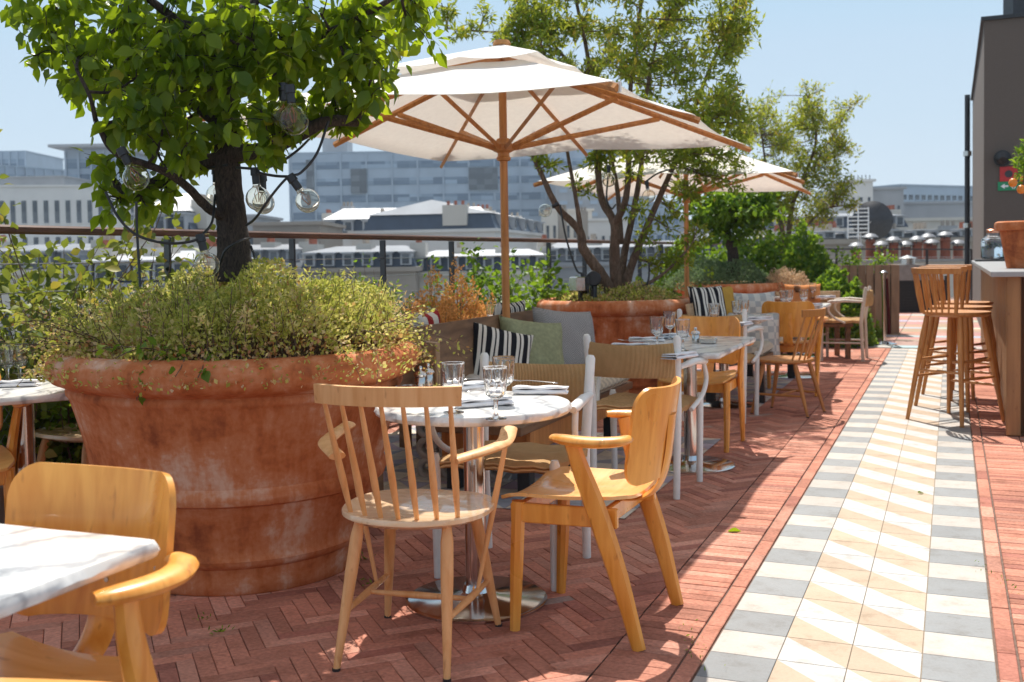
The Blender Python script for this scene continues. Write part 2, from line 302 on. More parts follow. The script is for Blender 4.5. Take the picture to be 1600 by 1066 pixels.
        if smooth and smooth != 'all':
            bm = bmesh.new(); bm.from_mesh(me); bmesh.ops.recalc_face_normals(bm, faces=bm.faces)
            for e in bm.edges:
                if len(e.link_faces) == 2 and e.calc_face_angle(0) > .7: e.smooth = False
            bm.to_mesh(me); bm.free()
        if bevel:
            md = o.modifiers.new('bevel', 'BEVEL'); md.width = bevel; md.segments = 2; md.limit_method = 'ANGLE'
        return o
def facet_n(n): return 8 if n >= 32 else 6
def tag(o, label=None, cat=None, group=None, kind=None):
    if label: o['label'] = label
    if cat: o['category'] = cat
    if group: o['group'] = group
    if kind: o['kind'] = kind
    return o
def thing(name, label, cat, loc=(0, 0, 0), rz=0, group=None):
    o = bpy.data.objects.new(name, None); o.empty_display_size = .1; C.objects.link(o); o.location = loc; o.rotation_euler = (0, 0, rz)
    return tag(o, label, cat, group)
def children(o): return [c for c in ALLKIDS.get(o.name, [])]
def dup(root, loc, rz, label, group=None, scale=None):
    r = root.copy(); C.objects.link(r); r.location = loc; r.rotation_euler = (0, 0, rz); r['label'] = label
    if group: r['group'] = group
    if scale: r.scale = (scale,)*3
    def rec(src, dst):
        for ch in [x for x in src.children]:
            c = ch.copy(); C.objects.link(c); c.parent = dst; rec(ch, c)
    rec(root, r)
    return r
def place(o, loc, rz, label): o.location = loc; o.rotation_euler = (0, 0, rz); o['label'] = label; return o
def bez(p, n=10):
    p = [Vector(q) for q in p]; out = []
    for i in range(n+1):
        t = i/n; q = list(p)
        while len(q) > 1: q = [q[k]*(1-t)+q[k+1]*t for k in range(len(q)-1)]
        out.append(q[0])
    return out
def cat(pts, n=6):
    """Catmull-Rom through points"""
    p = [Vector(q) for q in pts]; p = [p[0]*2-p[1]]+p+[p[-1]*2-p[-2]]; out = []
    for i in range(1, len(p)-2):
        for k in range(n):
            t = k/n; out.append(.5*((2*p[i])+(-p[i-1]+p[i+1])*t+(2*p[i-1]-5*p[i]+4*p[i+1]-p[i+2])*t*t+(-p[i-1]+3*p[i]-3*p[i+1]+p[i+2])*t**3))
    out.append(p[-2]); return out
# ---------------------------------------------------------------- leaves (vectorised)
def leaf_template(kind):
    if kind == 'broad':
        v = np.array([(0, 0, 0), (.30, .28, .06), (.34, .58, .05), (0, 1.08, -.16), (-.34, .58, .05), (-.30, .28, .06), (0, .3, -.03), (0, .62, -.05)], 'f')
        f = [(0, 1, 6), (1, 2, 7, 6), (2, 3, 7), (0, 6, 5), (6, 7, 4, 5), (7, 3, 4)]
    elif kind == 'narrow':
        v = np.array([(0, 0, 0), (.17, .45, .05), (0, 1, -.08), (-.17, .45, .05), (0, .5, -.03)], 'f'); f = [(0, 1, 4), (1, 2, 4), (2, 3, 4), (3, 0, 4)]
    else:
        v = np.array([(0, 0, 0), (.32, .5, .06), (0, 1, 0), (-.32, .5, .06)], 'f'); f = [(0, 1, 2), (0, 2, 3)]
    return v, f
def leaves(name, P, D, size, kind, mat, parent, tone=None, rng=None, wob=.5):
    """P: n points, D: n rough leaf directions; one mesh of many leaves"""
    rng = rng or np.random.default_rng(1); P = np.asarray(P, 'f'); D = np.asarray(D, 'f'); n = len(P)
    D = D+rng.normal(0, wob, (n, 3)); D /= np.linalg.norm(D, axis=1)[:, None]+1e-9
    Nn = rng.normal(0, 1, (n, 3)); Nn[:, 2] += 1.0; X = np.cross(D, Nn); X /= np.linalg.norm(X, axis=1)[:, None]+1e-9; Z = np.cross(X, D)
    v, f = leaf_template(kind); k = len(v); s = size*rng.uniform(.6, 1.25, n)
    V = P[:, None, :]+s[:, None, None]*(v[None, :, 0, None]*X[:, None, :]+v[None, :, 1, None]*D[:, None, :]+v[None, :, 2, None]*Z[:, None, :])
    me = bpy.data.meshes.new(name); nl = sum(len(q) for q in f); nf = len(f)
    me.vertices.add(n*k); me.vertices.foreach_set('co', V.astype('f').ravel()); me.loops.add(n*nl); me.polygons.add(n*nf)
    li = np.concatenate([np.array(q) for q in f]); me.loops.foreach_set('vertex_index', (li[None, :]+(np.arange(n)*k)[:, None]).ravel().astype('i'))
    st = np.cumsum([0]+[len(q) for q in f])[:-1]; me.polygons.foreach_set('loop_start', (st[None, :]+(np.arange(n)*nl)[:, None]).ravel().astype('i'))
    me.update(calc_edges=True)
    if kind != 'tiny': me.polygons.foreach_set('use_smooth', [True]*(n*nf))
    t = rng.uniform(0, 1, n) if tone is None else np.clip(np.asarray(tone)+rng.normal(0, .08, n), 0, 1)
    a = np.ones((n*k, 4), 'f'); a[:, 0] = np.repeat(t, k); a[:, 1] = a[:, 0]; a[:, 2] = a[:, 0]
    q = me.attributes.new('tone', 'FLOAT_COLOR', 'POINT'); q.data.foreach_set('color', a.ravel())
    me.materials.append(mat if not isinstance(mat, str) else MT[mat]); o = bpy.data.objects.new(name, me); C.objects.link(o)
    if parent: o.parent = parent
    return o
MT['pear'] = leafmat('pear_leaf', [(0, (.05, .11, .010)), (.5, (.11, .20, .015)), (.8, (.22, .30, .02)), (1, (.46, .36, .03))], .58, (.62, .76, .015), .32)
MT['pom'] = leafmat('small_leaf', [(0, (.07, .16, .02)), (.5, (.17, .29, .03)), (.82, (.36, .39, .05)), (1, (.60, .38, .06))], .5, (.72, .66, .05), .5)
MT['bright'] = leafmat('bright_leaf', [(0, (.05, .13, .01)), (.5, (.12, .24, .02)), (1, (.28, .38, .03))], .45, (.42, .6, .03), .5)
MT['roseleaf'] = leafmat('shrub_leaf', [(0, (.05, .10, .02)), (.5, (.12, .18, .03)), (.85, (.30, .32, .05)), (1, (.42, .26, .05))], .4, (.5, .52, .05), .5)
MT['sedum'] = leafmat('mound_leaf', [(0, (.15, .21, .03)), (.45, (.48, .49, .09)), (.7, (.78, .70, .24)), (.88, (.74, .54, .34)), (1, (.50, .19, .10))], .45, (.62, .62, .12), .6)
MT['flower'] = leafmat('orange_bloom', [(0, (.30, .22, .05)), (.15, (.55, .24, .05)), (1, (.85, .46, .16))], .3, (.8, .4, .1), .7)
MT['pinkfl'] = leafmat('dry_bloom', [(0, (.45, .30, .18)), (1, (.70, .52, .33))], .3, (.7, .5, .3), .7)
MT['lav'] = leafmat('grey_green_leaf', [(0, (.07, .12, .06)), (1, (.20, .28, .13))], .35, (.3, .42, .15), .6)
# ================================================================ THE SETTING: floor
random.seed(7)
def stripobj(o): return o
FR = 0.0
def frame_uv(o): o.location = (OX, OY, o.location.z); o.rotation_euler = (0, 0, RZ); return o
# herringbone bricks (built in strip coordinates: x = u, y = v)
BL, BW, G_ = .216, .054, .0022
def brick_tone():
    r = random.random(); k = random.uniform(.8, 1.2)
    c = (.49, .205, .138) if r < .6 else ((.55, .26, .185) if r < .86 else ((.36, .14, .10) if r < .985 else (.42, .30, .25)))
    return tuple(x*k for x in c)
PATCH = [(-2.9, -.76, .45, 2.75), (-2.9, -.66, 4.1, 6.7)]
mb = MB(); q = BW; ca, sa = math.cos(R(45)), math.sin(R(45))
def brick(cx, cy, lx, ly, rot):
    mb.box((cx, cy, -.012+random.uniform(-.0015, .0012)), (lx-G_, ly-G_, .024), rz=rot+random.uniform(-.006, .006), rx=random.uniform(-.006, .006), ry=random.uniform(-.008, .008)*0, bev=.0022, tone=brick_tone())
for k in range(-150, 300):
    for m in range(-40, 40):
        for (x, y, lx, ly) in ((k+8*m+2, k+.5, 4, 1), (k+4+8*m+.5, k+1-4+2, 1, 4)):
            X, Y = x*q, y*q; u, v = X*ca-Y*sa, X*sa+Y*ca
            u -= 1.0
            if u > -.20 or u < -3.25 or v < -2.2 or v > 9.6: continue
            if any(a+.16 < u < b-.16 and c+.16 < v < d-.16 for a, b, c, d in PATCH): continue
            brick(u, v, lx*q, ly*q, math.pi/4)
me_ = mb.build('brick_paving', 'brick'); bm = bmesh.new(); bm.from_mesh(me_.data)
bmesh.ops.bisect_plane(bm, geom=bm.verts[:]+bm.edges[:]+bm.faces[:], plane_co=(-.2840, 0, 0), plane_no=(1, 0, 0), clear_outer=True); bm.to_mesh(me_.data); bm.free()
frame_uv(me_); tag(me_, kind='structure')
mb = MB()
v = -2.4
while v < 9.6:                       # soldier course left, courses right of the strip
    brick(-.0655-BL/2, v, BL, BW, 0)
    for kk in range(5): brick(.8+.0655+BL*(kk+.5)+.002*kk, v+.013*kk, BL, BW, 0)
    v += BW
v = -2.4
while v < 9.6:                       # edging bricks laid along the strip
    brick(-.033, v, BW, BL, 0); brick(.833, v+.07, BW, BL, 0); v += BL
ed = frame_uv(mb.build('brick_border', 'brick')); tag(ed, kind='structure')
mb = MB()                             # cement tile strip
def tl(x0, y0, x1, y1, col, tri=None, z=0):
    g = .0016; k = random.uniform(.90, 1.06); col = tuple(c*k for c in (col or GREY)); x0 += g; y0 += g; x1 -= g; y1 -= g
    if tri is None: mb.box(((x0+x1)/2, (y0+y1)/2, -.010+z), (x1-x0, y1-y0, .02), bev=.0012, tone=col)
    else:
        for pts, cc in tri:
            mb.add([(x0+(x1-x0)*a, y0+(y1-y0)*b, z) for a, b in pts], [(0, 1, 2)], 0, tuple(c*k for c in cc))
GREY, CREAM, PEACH, WHITE = (.275, .28, .282), (.50, .455, .41), (.50, .385, .28), (.55, .54, .52)
for j in range(-12, 48):
    y0, y1 = j*.2, j*.2+.2; odd = (j % 2) != 0          # j=-3 odd: left cream, right grey
    tl(0, y0, .2, y1, CREAM if odd else GREY); tl(.6, y0, .8, y1, GREY if odd else CREAM)
    for c in (1, 2):
        pe = (odd and c == 1) or (not odd and c == 2)
        # diagonal from far-left to near-right corner
        tl(c*.2, y0, c*.2+.2, y1, None, [(((0, 1), (1, 0), (1, 1)), PEACH if pe else WHITE), (((0, 1), (0, 0), (1, 0)), WHITE if pe else PEACH)])
st_ = frame_uv(mb.build('tiled_path', 'tile')); tag(st_, kind='structure')
mb = MB(); PV = (.42, .36, .44); 
for (a, b, c, d) in PATCH:
    ni, nj = int(round((b-a)/.2)), int(round((d-c)/.2))
    for i in range(ni):
        for j in range(nj):
            A, B = random.Random(i*31+j).choice([((.50, .44, .52), (.74, .62, .48)), ((.34, .35, .40), (.70, .60, .50)), ((.74, .66, .56), (.56, .42, .48))]); x0, y0 = a+i*.2, c+j*.2
            if (i+j) % 2: tl(x0, y0, x0+.2, y0+.2, None, [(((0, 1), (1, 0), (1, 1)), A), (((0, 1), (0, 0), (1, 0)), B)], .004)
            else: tl(x0, y0, x0+.2, y0+.2, None, [(((0, 0), (1, 0), (1, 1)), A), (((0, 0), (1, 1), (0, 1)), B)], .004)
for j in range(0, 40):                # far paving beyond the strip
    for i in range(-4, 8):
        col = (.46, .26, .20) if j % 5 else (.44, .46, .47)
        col = tuple(x*random.uniform(.85, 1.15) for x in col); mb.box((i*.42+.2, 9.9+j*.34, -.011), (.412, .332, .022), bev=.002, tone=col)
pt = frame_uv(mb.build('tile_inlay', 'tile')); tag(pt, kind='structure')
g = MB().box((.0, 8.5, -.058), (9.0, 32, .10)).build('terrace_floor', 'grout'); frame_uv(g); tag(g, kind='structure')
gs = MB().box((.4, 3.6, -.0045), (.8, 12.04, .004)).build('path_bed', 'grout2'); frame_uv(gs); gs.location.z = -.0012; tag(gs, kind='structure')
# city ground far below
cg = MB().box((0, 700, -24.5), (3000, 3000, 1)).build('ground', plain('city_ground', (.20, .20, .19), .9, 0, .3, .05)); tag(cg, kind='structure')
# weeds and fallen leaves
rng = np.random.default_rng(5)
for k, (px, py, lab) in enumerate([(1137, 832, 'single fallen green leaf on the sunlit bricks right of the veneer armchair'), (1434, 772, 'tiny curled dark leaf lying on the peach and white tiles')]):
    p = gp(px, py); o = leaves('fallen_leaf', [(0, 0, .006)], [(1, .3, .05)], .065 if k == 0 else .03, 'broad', 'pear', None, [.2], rng, .05); o.location = p; tag(o, lab, 'leaf')
for k, (px, py, lab, n, s) in enumerate([(568, 872, 'small weed sprouting between bricks beside the foot of the largest pot', 16, .022), (345, 988, 'weed tuft between bricks in front of the largest pot', 16, .02), (312, 968, 'tiny weed at the near base of the largest pot', 10, .016), (572, 913, 'weed under the spindle chair near the table base', 12, .018), (1090, 1012, 'weed growing along the near left edge of the tiled path', 22, .014), (1556, 905, 'weed line in the joint right of the tiled path', 26, .014)]):
    p = gp(px, py); P = rng.normal(0, .018, (n, 3)); P[:, 2] = np.abs(P[:, 2])*.3
    if k > 3: P[:, 0] += rng.uniform(-.08, .08, n)*.4*(1 if k == 4 else .3); P[:, 1] += rng.uniform(-.2, .2, n)
    D = rng.normal(0, 1, (n, 3)); D[:, 2] = abs(D[:, 2])+.3
    o = leaves('weed', P, D, s, 'narrow', 'bright', None, None, rng); o.location = p
    if k < 4: tag(o, lab, 'weed', 'weeds in the paving joints')
    else: tag(o, kind='stuff')
# ================================================================ fence, plinth, wall
FU = -3.34
pl = MB().box((FU+.02, 9.0, .12), (.30, 24, .24), bev=.01).build('planting_kerb', 'slab'); frame_uv(pl); tag(pl, 'low grey concrete kerb running under the cable fence', 'kerb')
pl.location.z = .002
op = MB().box((FU-.75, 9.0, .02), (1.2, 26, .2)).build('planting_bed', 'soil'); frame_uv(op); tag(op, kind='structure')
fn = thing('cable_fence', 'long terrace fence of dark steel posts, steel cables and a reddish timber handrail', 'fence', (OX, OY, 0), RZ)
vp = [1.2*k for k in range(-4, 15)]
def v_of(px):   # v where the fence line crosses a picture column
    d = ray(px, 400); # X = d.x*Y ; u = FU
    # (X-OX)*E1x+(Y-OY)*E1y = FU
    Y = (FU+OX*E1.x+OY*E1.y)/(d.x*E1.x+E1.y); return ((d.x*Y-OX)*E2.x+(Y-OY)*E2.y)
v0 = v_of(262); Yp = None
# handrail height from the picture at the first post
_d = ray(262, 362); _P = uv(FU, v0); RH = EYE+_d.z*_P.y+.0
pmb = MB().box((0, 0, (RH+.24)/2), (.014, .062, RH-.24-.06), bev=.002)
post0 = None
for k in range(-4, 16):
    if post0 is None: post0 = pmb.build('post', 'black', fn); o = post0
    else: o = post0.copy(); C.objects.link(o); o.parent = fn
    o.location = (FU, v0+k*1.2, 0)
    o.rotation_euler = (0, 0, R(68))
MB().box((FU, v0+6.6, RH-.006), (.055, 26, .042), bev=.01).build('handrail', 'rail', fn)
for k, z in enumerate([RH-.165, RH-.30, RH-.435, RH-.57, RH-.70]):
    MB().tube([(FU, v0-6, z), (FU, v0+6, z-.004), (FU, v0+19, z)], .0035, 6).build('cable', 'cable', fn)
mb = MB()
zl, zh = .28, RH-.45
for sgn in (1, -1):
    for k in range(-10, 110):
        a = v0-3.2+k*.05; L = zh-zl; dx = L*.8*sgn
        mb.add([(FU+.003*sgn+.0022*i, a-(.0016)*j, zl) for i, j in ((0, 1), (1, 0), (0, -1), (-1, 0))]+[(FU+.003*sgn+.0022*i, a+dx-(.0016)*j, zh) for i, j in ((0, 1), (1, 0), (0, -1), (-1, 0))], [(0, 1, 5, 4), (1, 2, 6, 5), (2, 3, 7, 6), (3, 0, 4, 7)])
mb.build('wire_mesh', 'cable', fn)
# far cross fence at the end of the terrace
fz = thing('end_fence', 'thin cable railing across the far end of the terrace in front of the chimney pots', 'fence', (0, 0, 0))
a, b = at(1235, 389, 23), at(1518, 390, 23.5)
MB().tube([a, b], .018, 6).build('handrail', 'dark', fz)
for k in range(3): MB().tube([a-Vector((0, 0, .17*(k+1))), b-Vector((0, 0, .17*(k+1)))], .006, 5).build('cable', 'cable', fz)
for k in range(5):
    p = a.lerp(b, k/4); MB().box((p.x, p.y, p.z/2), (.05, .02, p.z)).build('post', 'dark', fz)
# building on the right
bw = thing('rooftop_building', 'plain taupe rendered building rising behind the bar at the right edge', 'building', (0, 0, 0))
Cn = at(1537, 388, 14.4); Cn.z = 0; far = Cn+E2*8.3; H_ = 4.3
P4 = [Cn, Cn+E1*6, Cn+E1*6+E2*8.3, far]
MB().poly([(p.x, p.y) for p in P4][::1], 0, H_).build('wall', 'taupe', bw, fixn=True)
cc = (P4[0]+P4[2])/2; MB().box((cc.x, cc.y, H_+.025), (6.08, 8.38, .05), rz=RZ).build('coping', 'black', bw)
pp_ = far-E1*.10; MB().tube([(pp_.x, pp_.y, 0), (pp_.x, pp_.y, 4.42)], .055, 10).build('drainpipe', 'black', bw, True)
for z in (1.7, 3.2): MB().tube([(pp_.x, pp_.y, z-.05), (pp_.x, pp_.y, z+.05)], .085, 10).build('pipe_bracket', 'pewter', bw)
vq = at(1592, 20, 14.8); MB().box((vq.x, vq.y, 4.5), (.3, .3, .45)).build('roof_vent', 'dark', bw)
def wallpt(px, py):
    d = ray(px, py); # plane through Cn with normal E2
    t = (Cn.x*E2.x+Cn.y*E2.y)/(d.x*E2.x+d.y*E2.y); return Vector((d.x*t, t, EYE+d.z*t))
p = wallpt(1566, 248); o = thing('wall_lamp', 'round black outdoor wall lamp fixed high on the taupe wall', 'lamp', p, RZ)
MB().tube([(0, -.02, 0), (0, -.05, 0)], .11, 20).build('backplate', 'black', o, True); MB().tube([(0, -.05, 0), (0, -.16, 0), (0, -.19, -.03)], [.085, .085, .05], 20).build('housing', 'black', o, True)
p = wallpt(1576, 272); o = thing('fire_sign', 'square red safety sign on the taupe wall above the green sign', 'sign', p, RZ)
MB().box((0, -.012, 0), (.22, .012, .20), bev=.003).build('panel', 'red', o); MB().tube([(.0, -.02, .0), (.0, -.022, .0)], .05, 20).build('symbol', 'dark', o)
p = wallpt(1576, 291); o = thing('exit_sign', 'small green emergency exit sign with white arrow on the taupe wall', 'sign', p, RZ)
MB().box((0, -.012, 0), (.27, .012, .12), bev=.003).build('panel', 'exitg', o)
m_ = MB(); m_.add([(-.10, -.020, 0), (-.05, -.020, .035), (-.05, -.020, .012), (-.005, -.020, .012), (-.005, -.020, -.012), (-.05, -.020, -.012), (-.05, -.020, -.035)], [(0, 1, 2, 3, 4, 5, 6)]); m_.build('arrow', 'paper', o)
m_ = MB(); m_.tube([(.06, -.02, .035), (.06, -.022, .035)], .012, 10); m_.box((.06, -.0205, .005), (.016, .002, .035), ry=.3); m_.box((.075, -.0205, -.025), (.01, .002, .035), ry=.6); m_.box((.045, -.0205, -.025), (.01, .002, .035), ry=-.5); m_.box((.08, -.0205, .012), (.03, .002, .009)); m_.build('running_figure', 'paper', o)
# bar counter
U_b = (3.2-OX)*E1.x+(6.83-OY)*E1.y; Vb = (3.2-OX)*E2.x+(6.83-OY)*E2.y
Bp = gp(1571, 681); U_b = (Bp.x-OX)*E1.x+(Bp.y-OY)*E1.y; Vb = (Bp.x-OX)*E2.x+(Bp.y-OY)*E2.y
bar = thing('bar_counter', 'long timber clad bar counter with thin grey top at the right', 'bar', uv(U_b, Vb), RZ); LB = 7.0
MB().box((.62, LB/2+.05, .515), (1.16, LB, 1.03)).build('carcass', 'clad', bar)
mb = MB(); y = .02
while y < LB:
    mb.box((.03, y+.03, .52), (.022, .052, 1.02), bev=.003); y += .062
mb.build('slat_front', 'clad', bar)
mb = MB(); x = .11
while x < 1.3: mb.box((x+.09, -.0, .52), (.176, .024, 1.02), bev=.003); x += .18
mb.build('end_panel', 'clad', bar); MB().box((.045, -.005, .52), (.085, .05, 1.03), bev=.006).build('corner_post', 'clad', bar)
MB().box((.60, LB/2, 1.048), (1.38, LB+.16, .035), bev=.004).build('countertop', 'greytop', bar)
# things on the bar
pj = at(1602, 420, 7.75); t = thing('citrus_pot', 'weathered terracotta pot with a small orange tree on the bar', 'potted tree', (pj.x, pj.y, 1.066))
MB().lathe([(.125, 0), (.13, .02), (.172, .26), (.172, .275), (.205, .28), (.212, .30), (.208, .335), (.19, .345), (.18, .33), (.17, .30), (0, .30)], 40).build('pot', 'terra', t, True)
MB().tube(cat([(0, 0, .28), (.01, 0, .45), (-.01, .01, .6), (.03, 0, .85)]), [.016, .008], 8).build('trunk', 'bark2', t, True)
rg = np.random.default_rng(3); n = 500; P = rg.normal(0, 1, (n, 3)); P /= np.linalg.norm(P, axis=1)[:, None]; P = P*(rg.uniform(.3, 1, n)**.5)[:, None]*np.array([.13, .13, .17])+np.array([.05, 0, .78])
leaves('foliage', P, P-np.array([0, 0, .75]), .06, 'narrow', 'bright', t, None, rg)
for q_ in ((-.15, -.12, .62), (-.10, -.14, .57), (.10, -.12, .74), (.05, .12, .66)): MB().lathe([(0, -.032), (.012, -.030), (.023, -.022), (.032, 0), (.023, .022), (.012, .030), (0, .032)], 18, q_).build('orange_fruit', 'orange', t, 'all')
pj = uv(U_b+.18, Vb+5.9); tr = MB().box((0, 0, .012), (.5, .45, .024), bev=.006).build('bar_tray', 'black', None, False, (pj.x, pj.y, 1.066), RZ); tag(tr, 'flat black tray under the water dispenser on the bar', 'tray')
pj = uv(U_b+.12, Vb+5.9, 1.0905)
t = thing('water_dispenser', 'large clear glass dispenser with floating green leaves and a copper lid on the bar', 'dispenser', pj)
MB().lathe([(0, .004), (.118, .004), (.128, .02), (.128, .20), (.118, .235), (.075, .262), (.065, .275), (.065, .30), (.0605, .30), (.060, .276), (.072, .256), (.112, .23), (.122, .2), (.122, .025), (.11, .012), (0, .012)], 40).build('jar', 'glass', t, True)
MB().lathe([(0, .0135), (.109, .0135), (.1208, .026), (.1208, .15), (0, .15)], 40).build('water', 'water', t, True)
MB().lathe([(0, .30), (.07, .30), (.074, .31), (.074, .335), (.06, .345), (0, .345)], 30).build('lid', plain('copper', (.6, .28, .18), .3, .9), t, True)
P = rg.uniform(-1, 1, (160, 3))*np.array([.08, .08, .018])+np.array([0, 0, .165]); leaves('mint_leaf', P, rg.normal(0, 1, (160, 3)), .035, 'narrow', 'bright', t, None, rg)
MB().tube([(0, -.125, .05), (0, -.16, .05), (0, -.165, .03)], .012, 8).build('tap', 'pewter', t)
for (du, dv, lab) in ((.45, 5.6, 'small white bowl on the bar between the dispenser and the citrus pot'), (.36, 5.2, 'second small bowl on the bar nearer the citrus pot')):
    p = uv(U_b+du, Vb+dv, 1.066); o = MB().lathe([(.03, 0), (.05, .01), (.08, .05), (.075, .05), (.04, .015), (0, .012)], 24).build('bowl', 'pewter', None, True, p); tag(o, lab, 'bowl')
# plank wall / planter box at the end of the terrace
a = gp(1404, 522); t = thing('timber_planter', 'tall weathered vertical board planter at the far end of the terrace', 'planter', a, -.12)
mb = MB()
for k in range(16): mb.box((-.05-.115*k, .015+.012*(k % 2), .5), (.105, .03, 1.0), bev=.004)
for k in range(7): mb.box((.0, .06+.11*k, .5), (.03, .10, 1.0), bev=.004)
mb.build('board_panel', 'larch', t); MB().box((-.95, .42, .44), (1.82, .72, .86)).build('soil', 'soil', t)
p = gp(1361, 532); o = thing('garden_post', 'short weathered timber post beside the far shrubs', 'post', p); MB().box((0, 0, .30), (.10, .10, .60), bev=.01).build('shaft', 'larch', o); MB().lathe([(0, 0), (.05, 0), (.05, .02), (0, .03)], 12, (0, 0, .60)).build('cap', 'pewter', o)
# dark low gate
a = gp(1424, 488); t = thing('dark_gate', 'low black slatted screen at the far end of the path', 'gate', a, -.1)
mb = MB()
for z in np.arange(.05, .62, .055): mb.box((.1, 0, z), (1.1, .02, .035))
mb.build('slat_panel', 'black', t); MB().box((.1, .04, .30), (1.1, .03, .60)).build('back_panel', 'black', t); MB().box((-.45, 0, .35), (.05, .06, .7)).build('post', 'dark', t); MB().box((.65, 0, .35), (.05, .06, .7)).build('post', 'dark', t)
eq = at(1418, 425, 22.5); t = thing('roof_unit', 'grey boxy ventilation unit behind the dark gate', 'roof unit', (eq.x, eq.y, 0), -.1)
MB().box((0, 0, .45), (.6, .5, .9), bev=.01).build('casing', 'slab', t); MB().lathe([(.0, .9), (.15, .9), (.15, 1.02), (.2, 1.03), (0, 1.1)], 16).build('cowl', 'pewter', t)
# stanchions
def stanchion(p, lab):
    t = thing('rope_stanchion', lab, 'stanchion', p, 0, 'chrome barrier posts')
    MB().lathe([(0, 0), (.16, 0), (.16, .012), (.10, .025), (.03, .045), (0, .05)], 32).build('base', 'steel', t, True)
    MB().lathe([(.025, .04), (.025, .84)], 16).build('pole', 'steel', t, True)
    MB().lathe([(0, .84), (.032, .84), (.032, .90), (.05, .905), (.05, .93), (.02, .95), (0, .955)], 20).build('finial', 'steel', t, True); return t
s1 = stanchion(gp(1381, 538), 'chrome stanchion with a hanging dark red rope by the timber planter')
MB().tube(cat([(.04, .02, .85), (.07, .06, .6), (.09, .08, .3), (.10, .10, .12)]), .022, 8).build('rope', 'rope', s1, True)
s2 = stanchion(gp(1503, 545), 'chrome stanchion seen through the back of the nearest bar stool')
# ================================================================ big terracotta pots
def pot(name, label, c, s, seed):
    t = thing(name, label, 'planter', c, seed, 'giant terracotta pots'); t.scale = (s, s, s)
    prof = [(.46, 0), (.468, .01), (.478, .10), (.50, .115), (.508, .135), (.498, .155), (.505, .20), (.548, .34), (.574, .352), (.582, .375), (.575, .398), (.568, .41), (.585, .50), (.622, .64), (.640, .70), (.652, .715), (.654, .73), (.648, .742), (.668, .752), (.70, .765), (.720, .79), (.723, .82), (.715, .85), (.69, .872), (.66, .878), (.632, .865), (.620, .83), (.60, .74), (.60, .735)]
    rp = []
    for (a, b), (c2, d) in zip(prof[:-1], prof[1:]):
        for k in range(2): rp.append((a+(c2-a)*k/2, b+(d-b)*k/2))
    rp.append(prof[-1]); n = 96; mb = MB(); rr = random.Random(seed*100)
    for (r_, z) in rp:
        for k in range(n):
            g = 2*math.pi*k/n; wv = 1+.006*math.sin(3*g+seed)+.004*noise.noise(Vector((math.cos(g)*3, math.sin(g)*3, z*6+seed*5)))*1.5
            mb.v.append((r_*wv*math.cos(g), r_*wv*math.sin(g), z+.003*math.sin(2*g+seed)))
    m = len(rp); mb.f = [(i*n+k, i*n+(k+1) % n, (i+1)*n+(k+1) % n, (i+1)*n+k) for i in range(m-1) for k in range(n)]; mb.f.append(tuple(range(n))[::-1]); mb.mi = [0]*len(mb.f)
    mb.build('body', 'terra', t, True)
    MB().lathe([(0, .80), (.45, .80), (.616, .77)], 40).build('soil', 'soil', t, 'all'); return t
PC1 = Vector((-1.10, 4.22, 0)); PC2 = Vector(((963-800)/F*9.05, 9.05, 0)); PC3 = Vector(((1141-800)/F*13.1, 13.1, 0))
pot('terracotta_pot', 'nearest giant terracotta pot with pale lime bloom and a pear tree growing in it', PC1, 1.0, .3)
pot('terracotta_pot', 'middle terracotta pot holding the many stemmed small tree behind the grey cushion', PC2, .955, 1.7)
pot('terracotta_pot', 'farthest terracotta pot holding a round crowned tree and grey green herbs', PC3, .955, 2.9)
# ================================================================ plants
def mound(name, label, cat_, c, rx, ry, z0, h, n, size, kind, mat, seed, group=None, lump=.25, stems=0, spill=0, toner=None, tilt=0):
    rg = np.random.default_rng(seed); t = thing(name, label, cat_, c, 0, group)
    a = rg.uniform(0, 2*math.pi, n); r = rg.uniform(0, 1, n)**.5; x = r*np.cos(a); y = r*np.sin(a)
    ph = rg.uniform(0, 6, 6)
    L = 1+lump*(np.sin(5*x+ph[0])*np.cos(4.3*y+ph[1])+.6*np.sin(11*x+ph[2])*np.sin(9*y+ph[3])+.35*np.sin(23*x+ph[4])*np.sin(21*y+ph[5]))
    top = h*(1-r**(5 if seed == 11 else 3.2))*L*(1+(.22*x if seed == 11 else 0)); zz = z0+top*(1-rg.uniform(0, 1, n)**2.2*.55)
    R2 = 1+spill*rg.uniform(-.2, 1, n)**2*np.clip(r-.75, 0, 1)*2
    P = np.stack([x*rx*R2, y*ry*R2, zz-spill*np.clip(r*R2-1.0, 0, 1)*.5], 1)
    D = np.stack([x, y, np.full(n, .9)], 1); tone = toner(x, y, (zz-z0)/max(h, .01), rg) if toner else rg.uniform(0, 1, n)
    if stems:
        mb = MB(); i0 = rg.choice(n, stems)
        for i in i0:
            q = Vector(P[i]); b = Vector((q.x*.7, q.y*.7, z0-.02)); mb.tube([b, b.lerp(q, .6)+Vector((0, 0, .02)), q], [.0025, .001], 4, cap=False)
        mb.build('stems', 'bark2', t)
    leaves('foliage', P, D, size, kind, mat, t, tone, rg, .8); return t
def shoots(P0, n, rg, L0, L1, out=1.0):
    """curving shoots: list of polylines"""
    res = []
    for i in range(n):
        b = Vector(P0[i % len(P0)]); g = rg.uniform(0, 2*math.pi); L = rg.uniform(L0, L1); d = Vector((math.cos(g)*out*rg.uniform(.1, .6), math.sin(g)*out*rg.uniform(.1, .6), 1)).normalized()
        pts = [b]; 
        for k in range(6):
            d = (d+Vector(rg.normal(0, .13, 3))+Vector((0, 0, -.03*k*out))).normalized(); pts.append(pts[-1]+d*L/6)
        res.append(pts)
    return res
